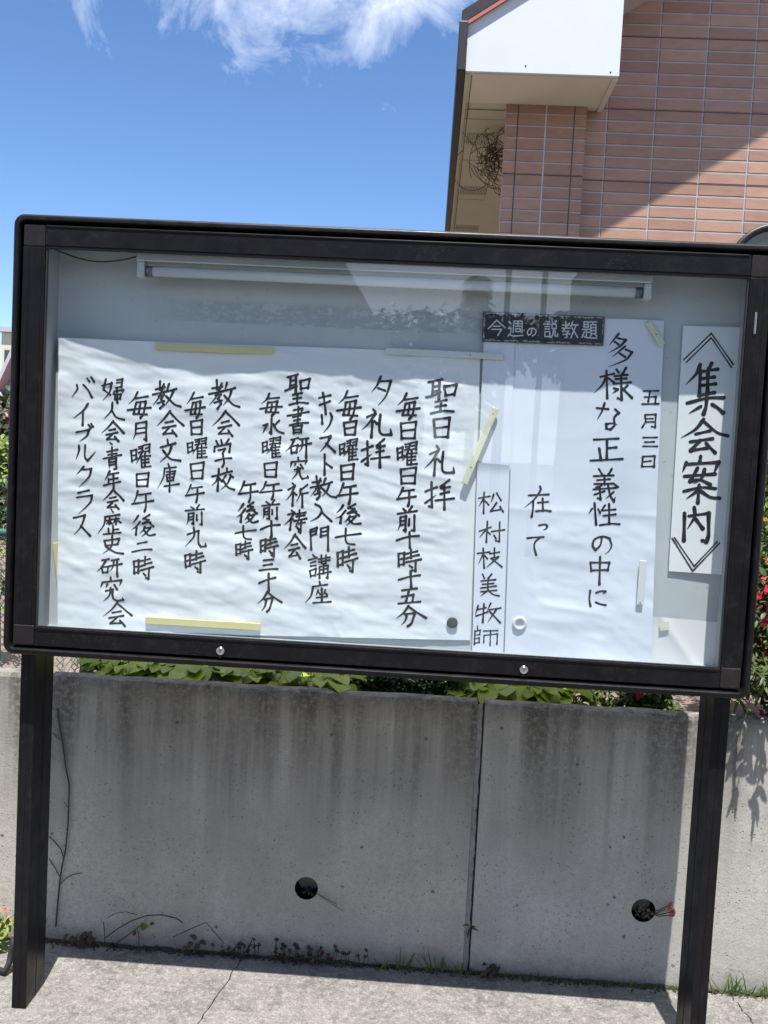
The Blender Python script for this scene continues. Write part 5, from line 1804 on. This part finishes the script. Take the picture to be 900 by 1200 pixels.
def withered(t_, q):
    lf = MB()
    for k in range(9):
        lf.leaf((q.x + rw.uniform(-.018, .018), q.y + rw.uniform(-.012, .008), rw.uniform(.006, .045)), (rw.uniform(-1, 1), rw.uniform(-1, 0), rw.uniform(-.6, .6)), (0, -.6, 1), rw.uniform(.014, .028), rw.uniform(.011, .02), .3, .5)
    lf.build('leaves', M_DRY, t_)
    MB().tube([(q.x, q.y, 0), (q.x + .003, q.y, .035)], .0015, 5).build('stem', M_VINE, t_)


for px, lb in ((89, 'left dark withered leaves at the wall foot near the left post'), (103, 'larger dark withered leaf clump right of its neighbour at the wall foot'), (228, 'withered weed with one reddish upright leaf at the wall foot'), (575, 'dry brown leaves at the foot of the wall joint')):
    clump('withered_weed', lb, 'weed', px, 1105 + (px - 89) * .09, 'withered weeds along the wall foot', withered)


def sedum(n_, hmax):
    def f(t_, q):
        for k in range(n_):
            st, hd = MB(), MB()
            x, y = q.x + rw.gauss(0, .035), WY - .012 - abs(rw.gauss(0, .009))
            h_ = rw.uniform(.016, hmax)
            st.tube([(x, y, 0), (x + rw.uniform(-.004, .004), y - .002, h_ * .5), (x + rw.uniform(-.006, .006), y - .003, h_)], .0011, 4, False)
            c_ = Vector((st.v[-1][0], st.v[-1][1], h_))
            for j in range(14):
                hd.leaf(c_, rdir(rw, .5), (0, -.3, 1), rw.uniform(.005, .009), .006, .2, .1)
            so = st.build('stem', M_VINE, t_)
            hd.build('seed_head', M_SEDUM, so)
    return f


for px, n_, hm, lb in ((272, 7, .042, 'sparse row of short dried seed heads at the left along the wall foot'), (300, 9, .07, 'taller dried seed heads beside the pavement crack'), (335, 16, .055, 'dense reddish seed heads under the left drain hole'),
                       (362, 18, .05, 'densest clump of reddish seed heads, right below the left drain hole'), (405, 8, .07, 'dried seed heads with one tall single stalk near the grass')):
    clump('sedum_clump', lb, 'weed', px, 1118 + (px - 272) * .07, 'dried sedum clumps along the wall foot', sedum(n_, hm))


def grass(n_, hmax, spread=.02):
    def f(t_, q):
        gb = MB()
        for k in range(n_):
            x, y = q.x + rw.gauss(0, spread), WY - .012 - abs(rw.gauss(0, .01))
            h_ = hmax * rw.uniform(.45, 1)
            lean = rw.gauss(0, .45)
            gb.leaf((x, y, 0), (lean, rw.uniform(-.5, -.02), 1), (0, -1, .2), h_, rw.uniform(.003, .0055), .2, rw.uniform(.0, .35))
        gb.build('grass_blades', M_GRASS, t_)
    return f


for px, n_, hm, sp, lb in ((442, 4, .05, .01, 'leftmost small grass tuft at the wall foot'), (473, 8, .075, .012, 'grass tuft with one broad blade left of the wall joint'), (510, 9, .07, .016, 'thin upright grass tuft just left of the wall joint'), (535, 6, .06, .012, 'grass tuft touching the wall joint'),
                           (620, 16, .022, .035, 'short grass patch right of the wall joint'), (725, 14, .024, .03, 'short grass patch beneath the right drain hole'), (858, 16, .075, .02, 'sunlit grass tuft right of the right post'), (888, 16, .05, .02, 'sunlit grass tuft at the right edge of the pavement')):
    clump('grass_tuft', lb, 'grass tuft', px, 1138 + (px - 473) * .065, 'grass tufts along the wall foot', grass(n_, hm, sp))


# grit, dead leaf bits and moss packed in the joint between wall and pavement
lt_, gr_ = MB(), MB()
for k in range(1500):
    x = rw.uniform(-1.6, 1.6)
    y = WY - .004 - abs(rw.gauss(0, .012))
    if rw.random() < .55:
        gr_.ball((x, y, rw.uniform(0, .003)), rw.uniform(.001, .0034), 5, 3)
    else:
        lt_.leaf((x, y, rw.uniform(.001, .006)), (rw.uniform(-1, 1), rw.uniform(-1, .3), rw.uniform(-.1, .5)), (rw.uniform(-.4, .4), -.3, 1), rw.uniform(.006, .016), rw.uniform(.003, .008), .3, .4)
tag(gr_.build('grit', M_DIRT), kind='stuff')
tag(lt_.build('leaf_litter', M_DRY), kind='stuff')
ms = MB()
for k in range(800):
    x = rw.choice((rw.uniform(JX, JX + .6), rw.uniform(-1.1, 1.5), rw.uniform(.75, 1.3)))
    ms.leaf((x, WY - .006 - abs(rw.gauss(0, .008)), 0), (rw.gauss(0, .5), rw.uniform(-.6, 0), 1), (0, -1, .2), rw.uniform(.004, .02), .0025, .2, .2)
tag(ms.build('moss', M_GRASS), kind='stuff')


# plants in the drain holes
def strand(t_, name, pts, mat, r_=.0011):
    MB().tube(pts, r_, 5, False).build(name, mat, t_)


hp = thing('drain_grass', 'two thin grass blades hanging out of the left drain hole', 'grass', (h1[0] + .028, WY, h1[2] - .01))
for e, rr_ in (((395, 1060), .0012), ((402, 1068), .0009)):
    e3 = on_wall(*e, .012)
    s3 = Vector((h1[0] + .026, WY + .02, h1[2] - .012))
    rim = Vector((h1[0] + .029, WY - .004, h1[2] - .011))
    mid = (rim + e3) / 2 + Vector((0, -.008, .006))
    strand(hp, 'blade', [s3, rim] + [rim * (1 - t_) ** 2 + mid * 2 * t_ * (1 - t_) + e3 * t_ * t_ for t_ in [k / 8 for k in range(1, 9)]], M_GRASS, rr_)
sp_ = thing('drain_succulent', 'small succulent with red rosettes growing out of the right drain hole', 'plant', (h2[0] + .02, WY, h2[2]))
st, lf, lg = MB(), MB(), MB()
for e in ((786, 1059), (789, 1068), (787, 1072), (783, 1064)):
    e3 = on_wall(*e, .025)
    s3 = Vector((h2[0] + .012, WY + .02, h2[2] - .012))
    mid = (s3 + e3) / 2 + Vector((0, -.006, -.006))
    st.tube([s3, mid, e3], .0013, 5, False)
    for j in range(16):
        lf.leaf(e3, rdir(rw) + Vector((0, -.3, .2)), (0, -.5, 1), rw.uniform(.008, .013), .007, .2, .1)
for k in range(26):
    p = Vector((h2[0] + rw.uniform(-.024, .026), WY + rw.uniform(-.006, .02), h2[2] + rw.uniform(-.022, .012)))
    lg.leaf(p, rdir(rw) + Vector((0, -.5, 0)), (0, -.5, 1), rw.uniform(.009, .015), .009, .2, .1)
st.build('stem', M_VINE, sp_)
lf.build('rosette', M_RED, sp_)
lg.build('leaves', leafy('olive leaves', [(0.10, 0.085, 0.035), (0.16, 0.12, 0.06), (0.14, 0.14, 0.05)], .5, .15), sp_)
# joint weed
clump('joint_weed', 'small dry weed rooted in the wall joint above the pavement', 'weed', 551, 1090, None, lambda t_, q: (MB().leaf((q.x, WY - .003, q.z + .005), (-.5, -.6, .5), (0, -.5, 1), .03, .006, .2, .4).leaf((q.x, WY - .003, q.z), (.8, -.6, .2), (0, -.5, 1), .026, .007, .2, .4).leaf((q.x, WY - .003, q.z), (.6, -.6, .7), (0, -.5, 1), .02, .006, .2, .4).leaf((q.x, WY - .003, q.z), (-.3, -.6, -.7), (0, -.5, 1), .03, .006, .2, .4).build('leaves', M_DRY, t_)))

# left of the left post: flowering weeds and a bent black hose
q = on_ground(4, 1112)
fw = thing('wall_foot_plant', 'leafy weed with reddish leaves at the wall foot left of the left post', 'plant', (float(q[0]), float(q[1]), 0))
lf, lr = MB(), MB()
for k in range(120):
    p = Vector((q[0] + rw.gauss(-.03, .05), WY - .04 - abs(rw.gauss(0, .03)), abs(rw.gauss(.045, .03))))
    lf.leaf(p, rdir(rw, .3), (0, -.4, 1), rw.uniform(.014, .03), rw.uniform(.01, .018), .2, .3)
for k in range(16):
    p = Vector((q[0] + rw.gauss(-.02, .04), WY - .04 - abs(rw.gauss(0, .03)), abs(rw.gauss(.085, .025))))
    lr.leaf(p, rdir(rw, .3), (0, -.4, 1), rw.uniform(.012, .028), rw.uniform(.01, .018), .2, .3)
lf.build('leaves', M_LEAF_Y, fw)
lr.build('reddish_leaves', M_RED, fw)
hs = MB()
P = [on_ground(-14, 1128, .01), on_ground(-4, 1136, .012), on_ground(6, 1138, .014), on_ground(11, 1128, .03), on_ground(14, 1112, .06), on_ground(17, 1100, .09)]
hs.tube([tuple(p) for p in P], .0085, 10)
tag(hs.build('black_hose', M_RUBBER), 'short bent black hose on the pavement left of the left post', 'hose')

# ------------------------------------------------------------------ across the street, seen mirrored in the glass
def mirror(px, py, L):
    q = at(px, py, L + 0.035)
    return float(q[0]), float(q[2])


M_DKWALL = speckled('dark house boards', (0.10, 0.105, 0.10), (0.14, 0.145, 0.14), 2, 0.8)
La = 15.0
p0, p1 = mirror(400, 300, La), mirror(440, 372, La)
s_ = (p1[1] - p0[1]) / (p1[0] - p0[0])
topx = p0[0] - 3.0
nb = thing('street_house', 'dark gabled house across the street, mirrored in the left of the glass', 'house', (p1[0] - 4, -La, 0))
zr0 = p0[1] + (topx - p0[0]) * s_
xr_ = p0[0] + (2.4 - p0[1]) / s_
MB().prism([(2 * topx - xr_, 0), (2 * topx - xr_, 2.4), (topx, zr0), (xr_, 2.4), (xr_, 0)], -La - 6, -La).build('gable_wall', M_DKWALL, nb)
MB().box(topx - 1.2, topx - .2, -La, -La + .04, 3.2, 4.4).build('window', M_WGLASS, nb)
Lb = 19.0
p0, p1 = mirror(716, 300, Lb), mirror(900, 400, Lb)
nb2 = thing('street_block', 'plain two storey block across the street, mirrored in the right of the glass', 'building', (p0[0] + 4, -Lb, 0))
MB().box(p0[0], p0[0] + 11, -Lb - 6, -Lb, 0, 6.6).build('wall', M_DKWALL, nb2)
for i in range(4):
    for z in (1.2, 4.0):
        MB().box(p0[0] + .9 + i * 2.5, p0[0] + 2.2 + i * 2.5, -Lb, -Lb + .05, z, z + 1.3).build('window', M_WGLASS, nb2)
for px in (597, 640):
    x, z = mirror(px, 310, 12.0)
    up = thing('utility_pole', 'thin dark pole across the street mirrored between the lamp and the nameplate', 'pole', (x, -12.0, 0), 'poles mirrored in the glass')
    MB().tube([(x, -12, 0), (x, -12, 7.5)], [.05, .038], 12).build('pole', M_DKWALL, up)
    MB().box(x - .5, x + .5, -12.05, -11.95, 6.7, 6.8).build('crossarm', M_DKWALL, up)


def street_tree(px, py, L, rad, label, seed, conifer=False):
    r = random.Random(seed)
    x, z = mirror(px, py, L)
    t_ = thing('street_tree', label, 'tree', (x, -L, 0), 'trees mirrored in the glass')
    tk, lf = MB(), MB()
    tk.tube([(x, -L, 0), (x, -L, z * .9)], [.16, .05], 8)
    for k in range(1300):
        if conifer:
            f = r.random()
            zz = z * (.35 + .65 * f)
            w = rad * (1.02 - f) * r.uniform(.3, 1) * (.75 + .25 * math.sin(f * 40))
            a = r.uniform(0, 6.28)
            lf.leaf((x + w * math.cos(a), -L + w * math.sin(a), zz), (math.cos(a), math.sin(a), -.2), (0, 0, 1), .45, .16, .1, .2)
        else:
            d = rdir(r)
            f = r.random() ** .4
            lf.leaf((x + d.x * rad * f, -L + d.y * rad * f, z - rad * .8 + d.z * rad * .8 * f), rdir(r), (0, 0, 1), .3, .2, .1, .2)
    tk.build('trunk', M_BARK, t_)
    lf.build('crown', M_LEAF_D, t_)


for k, (px, py, rad) in enumerate(((415, 362, 1.3), (470, 358, 1.9), (530, 360, 1.7), (590, 366, 1.4), (665, 364, 1.6))):
    street_tree(px, py, 32.0, rad, 'round street tree mirrored dimly in the upper glass', 90 + k)
street_tree(561, 322, 24.0, 0.85, 'narrow conifer mirrored in the glass above the nameplate', 99, True)
